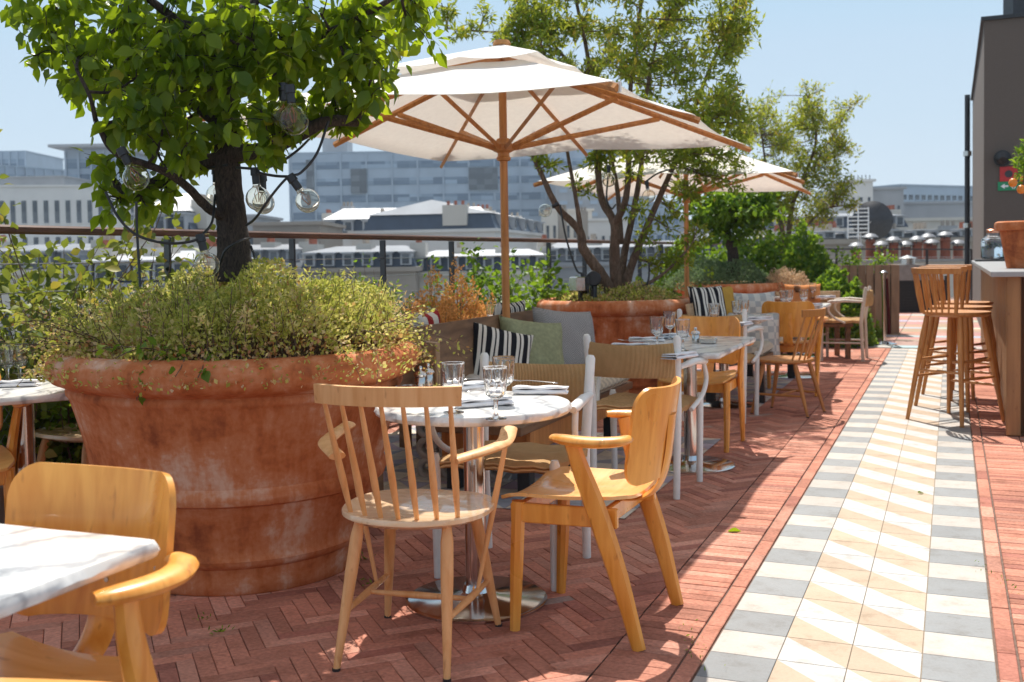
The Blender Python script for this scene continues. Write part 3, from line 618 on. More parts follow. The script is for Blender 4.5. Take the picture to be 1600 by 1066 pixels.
def shrub(label, c, rx, ry, h, ns, nl, size, kind, mat, seed, group, tonebias=0, name='shrub', bloom=None):
    rg = np.random.default_rng(seed); t = thing(name, label, 'shrub', c, 0, group); base = [(rg.uniform(-rx, rx)*.6, rg.uniform(-ry, ry)*.6, 0) for _ in range(ns)]
    sh = shoots(base, ns, rg, h*.55, h*1.1, .6); mb = MB(); P = []; D = []; T = []
    for s_ in sh:
        mb.tube(s_, [.006, .0015], 5, cap=False)
        for k in range(nl):
            u = rg.uniform(.15, 1.05)*6*.999; u = min(u, 5.99); i = int(u); q = s_[i].lerp(s_[i+1], u-i); o = rg.normal(0, 1, 3); o /= np.linalg.norm(o); sp = rg.uniform(.01, .11)
            P.append(np.array(q)+o*sp); D.append(o+np.array([0, 0, .1])); T.append(rg.uniform(0, 1)+tonebias)
    mb.build('stems', 'bark2', t); leaves('foliage', P, D, size, kind, mat, t, np.clip(T, 0, 1), rg, .5)
    if bloom:
        bm_, nb, bs = bloom; Q = []
        for s_ in sh[:nb]:
            e = np.array(s_[-1]); Q += [e+rg.normal(0, bs, 3) for _ in range(28)]
        Q = np.array(Q); leaves('bloom', Q, rg.normal(0, 1, Q.shape), .022, 'tiny', bm_, t, None, rg)
    return t
def pt1(x, y, z, rg):
    n = len(x); t = np.where(rg.uniform(0, 1, n) < .5, rg.uniform(.35, .75, n), rg.uniform(.1, .9, n)); t = np.where((z < .45) & (rg.uniform(0, 1, n) < .35), rg.uniform(.85, 1, n), t); t = t+.16*np.sin(7*x+1.3)*np.cos(6*y+.4)+.12*np.sin(17*x+2)*np.cos(15*y); return np.clip(t, 0, 1)
mound('groundcover_plant', 'yellow green mounded groundcover spilling over the rim of the nearest pot', 'plant', PC1+Vector((0, 0, .80)), .69, .68, .0, .28, 38000, .019, 'tiny', 'sedum', 11, None, .34, 420, .30, pt1)
rg = np.random.default_rng(77)
# sprays that overhang the rim left and right
t = thing('trailing_plant', 'loose dry trailing sprays hanging out over the left of the nearest pot', 'plant', PC1+Vector((0, 0, .86)))
mb = MB(); P = []; D = []
for k in range(74):
    g = rg.uniform(2.3, 4.0) if k < 46 else rg.uniform(-.9, .7); b = Vector((math.cos(g)*.55, math.sin(g)*.55, .05)); L = rg.uniform(.18, .42); d = Vector((math.cos(g), math.sin(g), .5)); pts = [b]
    for i in range(6): d = (d+Vector(rg.normal(0, .2, 3))+Vector((0, 0, -.16))).normalized(); pts.append(pts[-1]+d*L/6)
    mb.tube(pts, [.0022, .0009], 4, cap=False)
    for i in range(26):
        u = rg.uniform(1.5, 5.98); q = pts[int(u)].lerp(pts[int(u)+1], u % 1); P.append(np.array(q)+rg.normal(0, .013, 3)); D.append(rg.normal(0, 1, 3))
mb.build('stems', 'bark2', t); leaves('foliage', P, D, .018, 'tiny', 'sedum', t, rg.uniform(.3, 1, len(P)), rg)
t = thing('groundcover_plant', 'upright leafy sprigs poking out of the groundcover in the nearest pot', 'plant', PC1+Vector((0, 0, .80))); mb = MB(); P = []; D = []
for k in range(260):
    g = rg.uniform(0, 6.283); r_ = rg.uniform(0, 1)**.5*.64; b = Vector((math.cos(g)*r_, math.sin(g)*r_, .10)); L = .13+.14*(1-(r_/.68)**3)*(1+.25*math.cos(g)*r_/.68); d = Vector((math.cos(g)*.5*r_, math.sin(g)*.5*r_, 1)); pts = [b]
    for i in range(6): d = (d+Vector(rg.normal(0, .12, 3))).normalized(); pts.append(pts[-1]+d*(L+rg.uniform(-.03, .05))/6)
    mb.tube(pts, [.002, .0008], 4, cap=False)
    for i in range(20):
        u = rg.uniform(2.2, 5.98); q = pts[int(u)].lerp(pts[int(u)+1], u % 1); P.append(np.array(q)+rg.normal(0, .010, 3)); D.append(rg.normal(0, 1, 3)+np.array([0, 0, .4]))
mb.build('stems', 'bark2', t); leaves('foliage', P, D, .026, 'narrow', 'sedum', t, np.repeat(rg.uniform(0, .9, 260), 20), rg)
t = thing('ivy_sprig', 'small bright green broad leaved sprig drooping over the front rim of the nearest pot', 'plant', PC1+Vector((0, 0, .86)))
P = []; D = []; mb = MB()
for k in range(9):
    g = -1.72+rg.normal(0, .12); b = Vector((math.cos(g)*.55, math.sin(g)*.55, .03)); d = Vector((math.cos(g), math.sin(g), .5)); pts = [b]
    for i in range(5): d = (d+Vector(rg.normal(0, .2, 3))+Vector((0, 0, -.28))).normalized(); pts.append(pts[-1]+d*.045)
    mb.tube(pts, .0018, 4, cap=False)
    for i in range(7): q = pts[int(rg.uniform(1, 5))]; P.append(np.array(q)+rg.normal(0, .012, 3)); D.append(rg.normal(0, .6, 3)+np.array([math.cos(g), math.sin(g), -.6]))
mb.build('stems', 'bark2', t); leaves('foliage', P, D, .042, 'broad', 'bright', t, None, rg, .3)
mound('groundcover_plant', 'sparse low herbs around the stems in the middle pot', 'plant', PC2+Vector((0, 0, .78)), .58, .58, .0, .16, 5000, .025, 'tiny', 'sedum', 12, None, .3, 60)
mound('herb_plant', 'feathery grey green herbs filling the farthest pot', 'plant', PC3+Vector((-.15, 0, .76)), .72, .6, .0, .32, 12000, .028, 'tiny', 'lav', 13, None, .25, 100, .3)
mound('herb_plant', 'dry straw coloured herbs spilling over the right rim of the farthest pot', 'plant', PC3+Vector((.62, -.25, .72)), .32, .3, .0, .24, 4000, .025, 'tiny', 'pinkfl', 14, None, .25, 40, .4)
# ---- trees: trunk polyline, limbs to cluster centres, leaf clusters
def nearest(pl, q):
    best = None
    for i in range(len(pl)-1):
        a, b = pl[i], pl[i+1]; u = max(0, min(1, (q-a).dot(b-a)/max((b-a).length_squared, 1e-9))); p = a.lerp(b, u); d = (p-q).length
        if best is None or d < best[0]: best = (d, p)
    return best
def tree(name, label, loc, limbs, clusters, leafkw, seed, barkm, twig=.004, group=None):
    """limbs: list of (points, r0, r1) relative to loc; clusters: (center, radius, nleaves, tone)"""
    rg = np.random.default_rng(seed); random.seed(seed); t = thing(name, label, 'tree', loc, 0, group); mb = MB(); lines = []
    for pts, r0, r1 in limbs:
        c = cat(pts, 7); n = len(c); mb.tube(c, [r0+(r1-r0)*(i/(n-1))**.8 for i in range(n)], 14 if r0 > .02 else 8, jit=.07 if r0 > .02 else 0); lines.append((c, r0, r1))
    P = []; D = []; T = []
    for (c, r, n, tone) in clusters:
        c = Vector(c); bst = min((nearest(l[0], c)+(i,) for i, l in enumerate(lines)), key=lambda q: q[0]); b = bst[1]
        mid = b.lerp(c, .5)+Vector(rg.normal(0, .04, 3))*r*2-Vector((0, 0, .1*r)); ln = cat([b, mid, c], 5); mb.tube(ln, [max(twig*1.6, .004), twig], 6, cap=False)
        k = max(5, int(n/16)); per = max(1, n//k)
        for i in range(k):
            g = rg.normal(0, 1, 3); g /= np.linalg.norm(g); e = c+Vector(g)*r*rg.uniform(.45, 1.05); s0 = ln[int(rg.uniform(2, len(ln)-1))]; m = s0.lerp(e, .5)+Vector(rg.normal(0, .12, 3))*r; tw = cat([s0, m, e], 4)
            mb.tube(tw, [twig*.7, twig*.25], 4, cap=False)
            for j in range(per):
                u = rg.uniform(.25, 1.0)*(len(tw)-1.01); q = tw[int(u)].lerp(tw[int(u)+1], u % 1); d = rg.normal(0, 1, 3); d /= np.linalg.norm(d)
                P.append(np.array(q)+d*leafkw['pet']*rg.uniform(.3, 1)); D.append(d*leafkw.get('spread', .8)+np.array([0, 0, leafkw.get('droop', -.7)])); T.append(tone+rg.normal(0, .15))
    mb.build('trunk', barkm, t, 'all'); leaves('crown', P, D, leafkw['size'], leafkw['kind'], leafkw['mat'], t, np.clip(T, 0, 1), rg, .35); return t
def rel(px, py, dY, base): return at(px, py, base.y+dY)-base
# tree 1: pear in the nearest pot
B1 = PC1+Vector((0, 0, .78)); r1_ = lambda px, py, dY=0: rel(px, py, dY, B1)
limbs = [([r1_(366, 440), r1_(366, 400), r1_(362, 340), r1_(357, 280), r1_(352, 200, .05), r1_(350, 120, .05), r1_(356, 40, .0), r1_(360, -90, 0), r1_(365, -240, 0)], .078, .02),
 ([r1_(362, 345), r1_(325, 325, -.1), r1_(290, 290, -.2), r1_(250, 265, -.28), r1_(180, 238, -.35), r1_(150, 190, -.38)], .022, .010),
 ([r1_(355, 250), r1_(300, 258, .05), r1_(245, 285, .1), r1_(205, 310, .12), r1_(165, 270, .15)], .036, .018),
 ([r1_(360, 240), r1_(410, 235, -.08), r1_(460, 215, -.12), r1_(510, 190, -.12), r1_(560, 190, -.08)], .036, .02),
 ([r1_(352, 200), r1_(280, 150, .15), r1_(180, 110, .2), r1_(90, 60, .2)], .03, .008),
 ([r1_(350, 130), r1_(430, 80, -.2), r1_(540, 40, -.3), r1_(640, -20, -.3)], .03, .008),
 ([r1_(350, 90), r1_(260, 20, -.3), r1_(160, -60, -.35)], .028, .008), ([r1_(355, 40), r1_(450, -50, .25), r1_(560, -150, .3)], .026, .008), ([r1_(150, 190, -.38), r1_(140, 150, -.4), r1_(120, 110, -.4)], .010, .006)]
rg = np.random.default_rng(21); cl = []
spots = [(70, 30), (120, 70), (75, 15), (60, 95), (130, 120), (175, 60), (150, 160), (210, 110), (200, 170), (170, 210), (230, 60), (260, 130), (270, 190), (230, 230), (165, 255), (160, 300), (210, 262), (300, 70), (320, 140), (310, 210), (290, 235), (250, 290), (235, 305), (380, 60), (400, 120), (395, 185), (430, 60), (440, 130), (420, 205), (470, 90), (480, 160), (450, 190), (520, 60), (530, 120), (520, 165), (580, 50), (590, 110), (570, 150), (600, 150), (640, 40), (630, 100), (600, 70), (665, 10), (415, 240), (515, 218), (500, 170), (350, 20), (270, 10), (190, 5), (110, 0), (490, 20), (570, 5), (640, -5), (330, 110), (370, 150), (240, 160), (350, 60), (255, 90)]
for (x, y) in spots:
    for dy in (-.42, .02, .42):
        edge = abs(x-350)/330
        if edge > .75 and dy != .02: continue
        if y > 215 and dy != .02: continue
        z = dy*(1-.5*edge); small = (x < 130 and y > 60) or (y > 235) or x > 650 or (x, y) == (500, 228)
        if dy > .2 and x > 400: continue
        if rg.uniform() < (.27 if y > 130 else .08): continue
        cl.append((r1_(x+rg.uniform(-14, 14), y+rg.uniform(-12, 12), z), .10 if small else .15, 30 if small else 52, .42 if x < 420 else .55))
for k in range(30):
    g = rg.normal(0, 1, 3); g /= np.linalg.norm(g); c = r1_(290, -150)+Vector((g[0]*.6, g[1]*.5, abs(g[2])*.45-.05)); cl.append((c, .18, 50, .5))
tree('pear_tree', 'dense dark green pear tree with rough trunk growing from the nearest pot', B1, limbs, cl, dict(size=.062, kind='broad', mat='pear', pet=.035, droop=-.75, spread=.8), 21, 'bark')
# tree 2: multi-stem
B2 = PC2+Vector((0, 0, .72)); r2_ = lambda px, py, dY=0: rel(px, py, dY, B2)
limbs = [([r2_(960, 470), r2_(940, 430, -.05), r2_(912, 390, -.1), r2_(905, 360, -.1), r2_(870, 322, -.15), r2_(845, 270, -.2), r2_(830, 240, -.2)], .060, .015), ([r2_(908, 362, -.1), r2_(898, 300, -.1), r2_(885, 230, 0), r2_(870, 150, 0)], .022, .012),
 ([r2_(965, 470), r2_(960, 400), r2_(960, 350), r2_(940, 310, .1), r2_(932, 240, .1), r2_(920, 100, .2), r2_(900, 0, .3)], .055, .014), ([r2_(960, 352), r2_(978, 310, -.1), r2_(983, 240, -.1), r2_(985, 140, 0), r2_(1000, 20, 0), r2_(1010, -80, 0)], .034, .012),
 ([r2_(970, 470), r2_(985, 420, .1), r2_(1000, 380, .1), r2_(1030, 310, .2), r2_(1060, 240, .2), r2_(1100, 130, .3), r2_(1130, 60, .3)], .045, .012), ([r2_(968, 470), r2_(975, 400, .2), r2_(990, 330, .2), r2_(1003, 250, .25), r2_(1010, 150, .3), r2_(1030, 40, .3)], .040, .012),
 ([r2_(970, 380, .1), r2_(965, 300, .3), r2_(953, 230, .35), r2_(940, 120, .4)], .028, .01), ([r2_(972, 465), r2_(1010, 445, -.1), r2_(1040, 425, -.1), r2_(1070, 395, -.1)], .024, .008), ([r2_(930, 150, .2), r2_(850, 60, .2), r2_(760, 50, .2), r2_(700, 45, .1)], .018, .006)]
rg = np.random.default_rng(22); cl = []
for k in range(170):
    x = rg.uniform(800, 1175); y = rg.uniform(-130, 235)
    if (x > 1120 and 90 < y < 120) or ((x-985)/205)**2+((y-60)/200)**2 > 1.05: continue
    dY = rg.uniform(-1, 1)*.8*max(0, 1-((x-985)/200)**2)**.5; cl.append((r2_(x, y, dY), .17, 150, .55+.2*rg.uniform(-1, 1)))
for (x, y) in [(700, 20), (740, 40), (690, 5), (760, 20), (790, 60), (800, 20), (830, 90), (840, 10), (850, 50), (720, 60), (780, 85), (870, 40), (860, 80), (1145, 200), (1165, 230), (1130, 170), (1160, 150), (1110, 100), (1150, 70), (1165, 30), (1100, 30), (1060, 250), (1110, 255), (1150, 285), (850, 240), (920, 250), (950, 255), (870, 250), (1085, 240), (1105, 270), (1060, 330), (1050, 360), (1040, 400), (1075, 380), (1030, 415), (1060, 410), (1090, 350), (1090, 310), (1075, 290), (1110, 240), (1090, 225), (1080, 250), (1120, 210), (1140, 240), (1160, 255), (1170, 210), (1110, 180), (1140, 130), (1090, 150), (1175, 190), (1125, 275), (1100, 300), (1000, 330), (1010, 370), (910, 300), (990, 270), (1160, 60), (1140, 20)]:
    cl.append((r2_(x, y, rg.uniform(-.3, .3)), .13, 90, .5 if x < 1000 else .35))
tree('multistem_tree', 'airy many stemmed tree with small yellowing leaves growing from the middle pot', B2, limbs, cl, dict(size=.068, kind='narrow', mat='pom', pet=.03, droop=.0, spread=1.0), 22, 'bark2')
# tree 3: round crown in farthest pot
B3 = PC3+Vector((0, 0, .75)); r3_ = lambda px, py, dY=0: rel(px, py, dY, B3)
limbs = [([r3_(1146, 430), r3_(1145, 395), r3_(1135, 360), r3_(1140, 320), r3_(1145, 260)], .085, .03), ([r3_(1140, 370), r3_(1110, 350), r3_(1080, 320)], .035, .01), ([r3_(1140, 350), r3_(1175, 330), r3_(1200, 300)], .035, .01)]
rg = np.random.default_rng(23); cl = []
for k in range(64):
    g = rg.normal(0, 1, 3); g /= np.linalg.norm(g); q = r3_(1140, 325); cl.append((q+Vector((g[0]*.68, g[1]*.6, g[2]*.42))*rg.uniform(.3, 1), .2, 60, .35))
tree('round_tree', 'round crowned green tree in the farthest terracotta pot below the far parasol', B3, limbs, cl, dict(size=.07, kind='broad', mat='bright', pet=.04, droop=-.3), 23, 'bark')
# tree 4: tall airy behind
B4 = Vector(((1225-800)/F*16, 16, .1)); r4_ = lambda px, py, dY=0: rel(px, py, dY, B4)
limbs = [([r4_(1225, 500), r4_(1224, 380), r4_(1215, 330), r4_(1200, 280), r4_(1190, 210)], .05, .012), ([r4_(1226, 480), r4_(1235, 340), r4_(1250, 290), r4_(1275, 220), r4_(1262, 150)], .05, .012), ([r4_(1226, 420), r4_(1240, 380), r4_(1285, 330), r4_(1330, 320)], .03, .008), ([r4_(1222, 400), r4_(1190, 350), r4_(1165, 300), r4_(1160, 220)], .03, .008), ([r4_(1250, 290), r4_(1290, 230), r4_(1330, 165)], .02, .006)]
rg = np.random.default_rng(24); cl = []
for k in range(230):
    x = rg.uniform(1150, 1335); y = rg.uniform(150, 365)
    if ((x-1235)/100)**2+((y-245)/105)**2 > 1.0: continue
    cl.append((r4_(x, y, rg.uniform(-.7, .7)), .22, 62, .6))
for (x, y) in [(1258, 135), (1262, 150), (1285, 140), (1330, 160), (1345, 155), (1310, 165), (1322, 230), (1330, 235), (1340, 318), (1325, 325), (1305, 312), (1170, 190), (1185, 170), (1175, 210), (1160, 300), (1160, 340), (1180, 365), (1195, 385), (1210, 370), (1290, 350), (1175, 320), (1150, 270)]:
    cl.append((r4_(x, y, rg.uniform(-.3, .3)), .15, 60, .7))
tree('tall_shrub_tree', 'tall airy tree with yellow tipped leaves standing behind the far parasol', B4, limbs, cl, dict(size=.075, kind='narrow', mat='pom', pet=.04, droop=.1), 24, 'bark2')
# ---- shrubs beyond and along the fence
GB = 'shrubs growing beyond the cable fence'
def fpt(px, Y, z=.1): p = at(px, 400, Y); return Vector((p.x, p.y, z))
shrub('loose yellow green shrub beyond the fence at the far left edge', fpt(20, 5.0), .35, .3, 1.62, 26, 64, .055, 'broad', 'roseleaf', 41, GB, -.05)
shrub('reddish tipped yellow green shrub beyond the fence left of the pear trunk', fpt(105, 5.35), .38, .3, 1.45, 28, 60, .055, 'broad', 'roseleaf', 42, GB, 0)
shrub('pale leafy shrub beyond the fence just left of the first fence post', fpt(205, 5.9), .34, .3, 1.25, 26, 56, .055, 'broad', 'roseleaf', 43, GB, .05)
shrub('glossy low shrub beyond the fence right of the nearest pot foliage', fpt(640, 8.6), .45, .3, 1.05, 22, 60, .05, 'broad', 'bright', 44, GB, -.3)
shrub('dark green shrub with tiny blooms beyond the fence left of the parasol pole', fpt(745, 9.4), .5, .3, 1.15, 26, 70, .05, 'broad', 'bright', 45, GB, -.3)
shrub('bright green leafy shrub beyond the fence right of the parasol pole', fpt(838, 9.4), .45, .35, 1.05, 26, 80, .06, 'broad', 'bright', 46, GB, 0)
shrub('low bright green shrub beyond the fence left of the black spotlight', fpt(900, 10.2), .5, .35, .82, 26, 80, .06, 'broad', 'bright', 47, GB, .15)
shrub('sparse shrub beyond the fence behind the middle tree stems', fpt(1010, 11.2), .6, .35, 1.0, 24, 60, .05, 'broad', 'bright', 48, GB, -.2)
for k, (x, Y, z, rx, lab) in enumerate([(672, 7.3, .58, .30, 'left clump of dull orange blooms behind the bench'), (718, 7.9, .62, .26, 'right clump of dull orange blooms between two fence posts'), (752, 8.3, .42, .28, 'low clump of orange blooms beside the parasol pole')]):
    mound('orange_flowers', lab, 'flowers', fpt(x, Y, z), rx*.9, .25, 0, .34 if k < 2 else .30, 4200, .022, 'tiny', 'flower', 60+k, 'orange flower clumps', .55, 90)
shrub('dense ivy like growth low behind the wire mesh at the left', fpt(60, 5.1, .0), .75, .25, .72, 60, 70, .05, 'broad', 'bright', 49, GB, -.1, 'ivy')
shrub('dense green growth behind the wire mesh beside the nearest pot', fpt(150, 5.7, .0), .6, .25, .66, 50, 60, .05, 'broad', 'bright', 50, GB, 0, 'ivy')
for k, (x, Y, z, rx, ry, h, lab) in enumerate([(1185, 15.0, .05, .9, .6, 1.25, 'bright yellow green bush directly behind the farthest pot'), (1262, 14.4, .05, .62, .6, 1.2, 'bright green bush at the left end of the timber planter'), (1305, 13.6, .0, .45, .5, .78, 'low bright green bush behind the whitewashed armchair'), (1090, 15.4, .05, .8, .6, 1.15, 'pale green bush behind the far parasol pole'), (1345, 14.3, .0, .26, .3, .34, 'tufty ground level plant at the foot of the timber planter')]):
    mound('garden_bush', lab, 'bush', fpt(x, Y, z), rx, ry, 0, h, 7000 if k < 4 else 1500, .07, 'broad' if k != 4 else 'narrow', 'bright', 70+k, 'green bushes at the terrace end', .22, 60)
shrub('small green plant rising from the top of the timber planter', fpt(1345, 15.7, .82), .6, .2, .42, 14, 30, .06, 'broad', 'bright', 51, None, .1)
# ================================================================ parasols
def parasol(label, c, rz, h, hw, hl, top, scale=1):
    t = thing('parasol', label, 'parasol', c, rz, 'cream canvas parasols')
    M_ = 'teak'
    MB().lathe([(.024, 0), (.024, top-.02)], 16).build('pole', M_, t, True)
    MB().lathe([(0, 0), (.05, 0), (.055, .012), (.045, .032), (0, .04)], 20, (0, 0, top-.045)).build('finial', M_, t, True)
    zh = h-.125
    MB().lathe([(.025, -.05), (.04, -.045), (.045, -.03), (.036, -.02), (.036, .0), (.062, .012), (.065, .05), (.05, .06), (.04, .085), (.025, .09)], 20, (0, 0, zh)).build('hub', M_, t, True)
    ends = []
    for i, j in ((1, -1), (1, 0), (1, 1), (0, 1), (-1, 1), (-1, 0), (-1, -1), (0, -1)):
        ends.append(Vector((i*hw, j*hl, h if i*j else h+.03)))
    apex = Vector((0, 0, top-.10))
    for e in ends:
        d = (e-apex); e2 = apex+d*1.025-Vector((0, 0, .028)); a2 = apex-Vector((0, 0, .03))
        rib = MB().tube([a2+Vector((d.x, d.y, 0)).normalized()*.03, e2], .013, 4, flat=((0, 0, 1), 1.1, 1.5)).build('rib', M_, t)
        m = a2.lerp(e2, .60); dn = Vector((d.x, d.y, 0)).normalized(); MB().tube([Vector((dn.x*.055, dn.y*.055, zh+.03)), m-Vector((0, 0, .012))], .012, 4, flat=((0, 0, 1), 1.1, 1.4)).build('strut', M_, t)
    # canopy: rows from apex region to edge, sag between ribs
    def ring(fr, sag):
        pts = []
        for k in range(8):
            a, b = ends[k], ends[(k+1) % 8]
            for s_ in range(6):
                u = s_/6; e = a.lerp(b, u); p = apex.lerp(e, fr); p.z -= sag*math.sin(math.pi*u)*fr; p.z += .035*math.sin(math.pi*fr)*0; p.x *= 1-.02*math.sin(math.pi*u)*fr; p.y *= 1-.02*math.sin(math.pi*u)*fr; pts.append(p)
        return pts
    def canopy(frs, lift, nm, sag):
        mb = MB(); rows = [[p+Vector((0, 0, lift)) for p in ring(f_, sag)] for f_ in frs]; rows2 = rows+[[p-Vector((0, 0, .045)) for p in rows[-1]]]; n = 48
        rows_ = rows
        th = .003; V = [p for r_ in rows_ for p in r_]+[p-Vector((0, 0, th)) for r_ in rows_ for p in r_]; o = len(rows_)*n; f = []
        for i in range(len(rows_)-1):
            for k in range(n):
                q_ = (i*n+k, i*n+(k+1) % n, (i+1)*n+(k+1) % n, (i+1)*n+k); f += [q_[::-1], tuple(x+o for x in q_)]
        L = (len(rows_)-1)*n
        for k in range(n): f += [(L+k, L+(k+1) % n, L+(k+1) % n+o, L+k+o), (k, k+o, (k+1) % n+o, (k+1) % n)]
        return mb.add(V, f).build(nm, 'canvas', t, 'all')
    canopy([.22, .3, .5, .7, .85, 1.0], 0, 'canopy', .018); canopy([.015, .1, .2, .3, .40], .065, 'vent', .05)
    mb = MB()
    for k in range(0, 8, 2):                # dark edge piping seam
        pass
    for e in (ends[0],): MB().box((e.x*1.03, e.y*1.02, e.z-.035), (.006, .035, .045), rz=R(45)).build('tag', 'wht', t)
    return t
A_ = Vector((.468, 4.58, 0)); c1 = A_+E2*1.5-E1*1.175
parasol('large cream parasol on a teak pole nearest the camera with leaf shadows on its canopy', (c1.x, c1.y, 0), -R(23.2), 1.965, 1.175, 1.5, 2.53)
parasol('smaller looking cream parasol farther back between the middle and farthest pots', (1.765, 10.6, 0), -R(18), 1.89, 1.12, 1.45, 2.47)
# ================================================================ furniture builders (local: +y = the way the sitter faces)
def make_domus(label, loc, rz, group='lacquered birch armchairs'):
    t = thing('veneer_armchair', label, 'chair', loc, rz, group)
    # moulded seat
    g = []
    for i in range(11):
        v = -.205+.425*i/10; row = []
        for j in range(13):
            s_ = -1+2*j/12; wd = .228 if v > 0 else .205+.023*(v+.205)/.205
            cor = max(0, abs(v-.005)-.15)/.07; k = 1-.16*max(0, cor)**2.2
            x = s_*wd*min(1, k); z = .435+.018*s_*s_-.010*math.cos(s_*1.4)*math.cos(v*6)-.022*max(0, (v-.14)/.08)**2+.008*max(0, -v)/.2
            row.append((x, v, z))
        g.append(row)
    MB().sheet(g, .011).build('seat', 'birchf', t, True)
    # backrest shell
    g = []
    for w_ in (0, .004, .02, .05, .09, .15, .25, .4, .55, .7, .8, .86, .91, .95, .98, .996, 1):
        z = .50+.295*w_; row = []
        rc = .065; dd = max(0, rc-.295*min(w_, 1-w_)); hw = .232-(rc-math.sqrt(max(0, rc*rc-dd*dd)))
        for j in range(15):
            s_ = -1+2*j/14; a = s_*hw/.34; row.append((.34*math.sin(a), -.265-.045*w_+.34*(1-math.cos(a))*.85, z+.012*s_*s_*(w_-.5)))
        g.append(row)
    bk = MB().sheet(g, .013).build('backrest', 'birch', t, True)
    mb = MB()
    for (x, z) in ((-.012, .575), (-.012, .625), (.19, .63), (.165, .62), (-.19, .63), (-.165, .62)):
        a = x/.34; y = -.265-.045*(z-.5)/.295+.34*(1-math.cos(a))*.85+.008; mb.tube([(x, y-.003, z), (x, y+.0015, z)], .0055, 10)
    mb.build('screw', 'steel', bk)
    # spine
    MB().tube(cat([(0, .05, .418), (0, -.10, .415), (0, -.20, .425), (0, -.255, .47), (0, -.283, .56), (0, -.300, .70)], 5), .017, 8, flat=((1, 0, 0), .55, 2.3)).build('spine', 'birch', t, True)
    for s_ in (-1, 1):
        MB().tube([(s_*.205, .175, 0), (s_*.207, .165, .2), (s_*.205, .155, .425)], [.0155, .020, .021], 8, flat=((0, 1, 0), 1.05, 1.15)).build('leg', 'birch', t, True)
        MB().tube(cat([(s_*.225, -.25, 0), (s_*.232, -.19, .22), (s_*.238, -.12, .43), (s_*.252, -.075, .56), (s_*.264, -.055, .635)], 4), [.016, .024, .026, .023, .02][0:1]*0+[.017, .0185, .020, .022, .024, .025, .026, .026, .026, .025, .024, .023, .022, .021, .020, .020, .020], 8, flat=((1, 0, 0), 1.35, .85)).build('leg', 'birch', t, True)
        ap = cat([(s_*.225, -.225, .652), (s_*.262, -.205, .648), (s_*.286, -.15, .645), (s_*.288, -.09, .645), (s_*.275, -.03, .647), (s_*.255, .01, .648)], 6); n = len(ap)
        MB().tube(ap, [.010+.012*math.sin(math.pi*min(1, (i+1.0)/(n+1)))**.5 for i in range(n)], 12, flat=((0, 0, 1), 1.5, .8)).build('armrest', 'birch', t, True)
        MB().box((s_*.205, -.0, .392), (.022, .36, .062), bev=.004, rx=-.02).build('side_rail', 'birch', t)
    MB().box((0, .157, .388), (.39, .020, .058), bev=.004).build('front_rail', 'birch', t); MB().box((0, -.13, .388), (.41, .020, .058), bev=.004).build('rear_rail', 'birch', t)
    return t
def dseat(mb, w_, d, z, th, n=40):
    vs = []
    for (k, zz) in ((.90, z-th), (1, z-th*.55), (1, z-.004), (.985, z)):
        for i in range(n):
            a = 2*math.pi*i/n; c, s_ = math.cos(a), math.sin(a); p = .72 if s_ > 0 else .95
            vs.append((w_/2*k*math.copysign(abs(c)**p, c), d/2*k*math.copysign(abs(s_)**(p), s_), zz))
    f = [(i*n+k, i*n+(k+1) % n, (i+1)*n+(k+1) % n, (i+1)*n+k) for i in range(3) for k in range(n)]+[tuple(range(n))[::-1]]
    o = len(vs); vs += [(v[0]*.8, v[1]*.8, z-.006) for v in vs[3*n:4*n]]; f += [(3*n+k, 3*n+(k+1) % n, o+(k+1) % n, o+k) for k in range(n)]+[tuple(o+k for k in range(n))]
    return mb.add(vs, f)
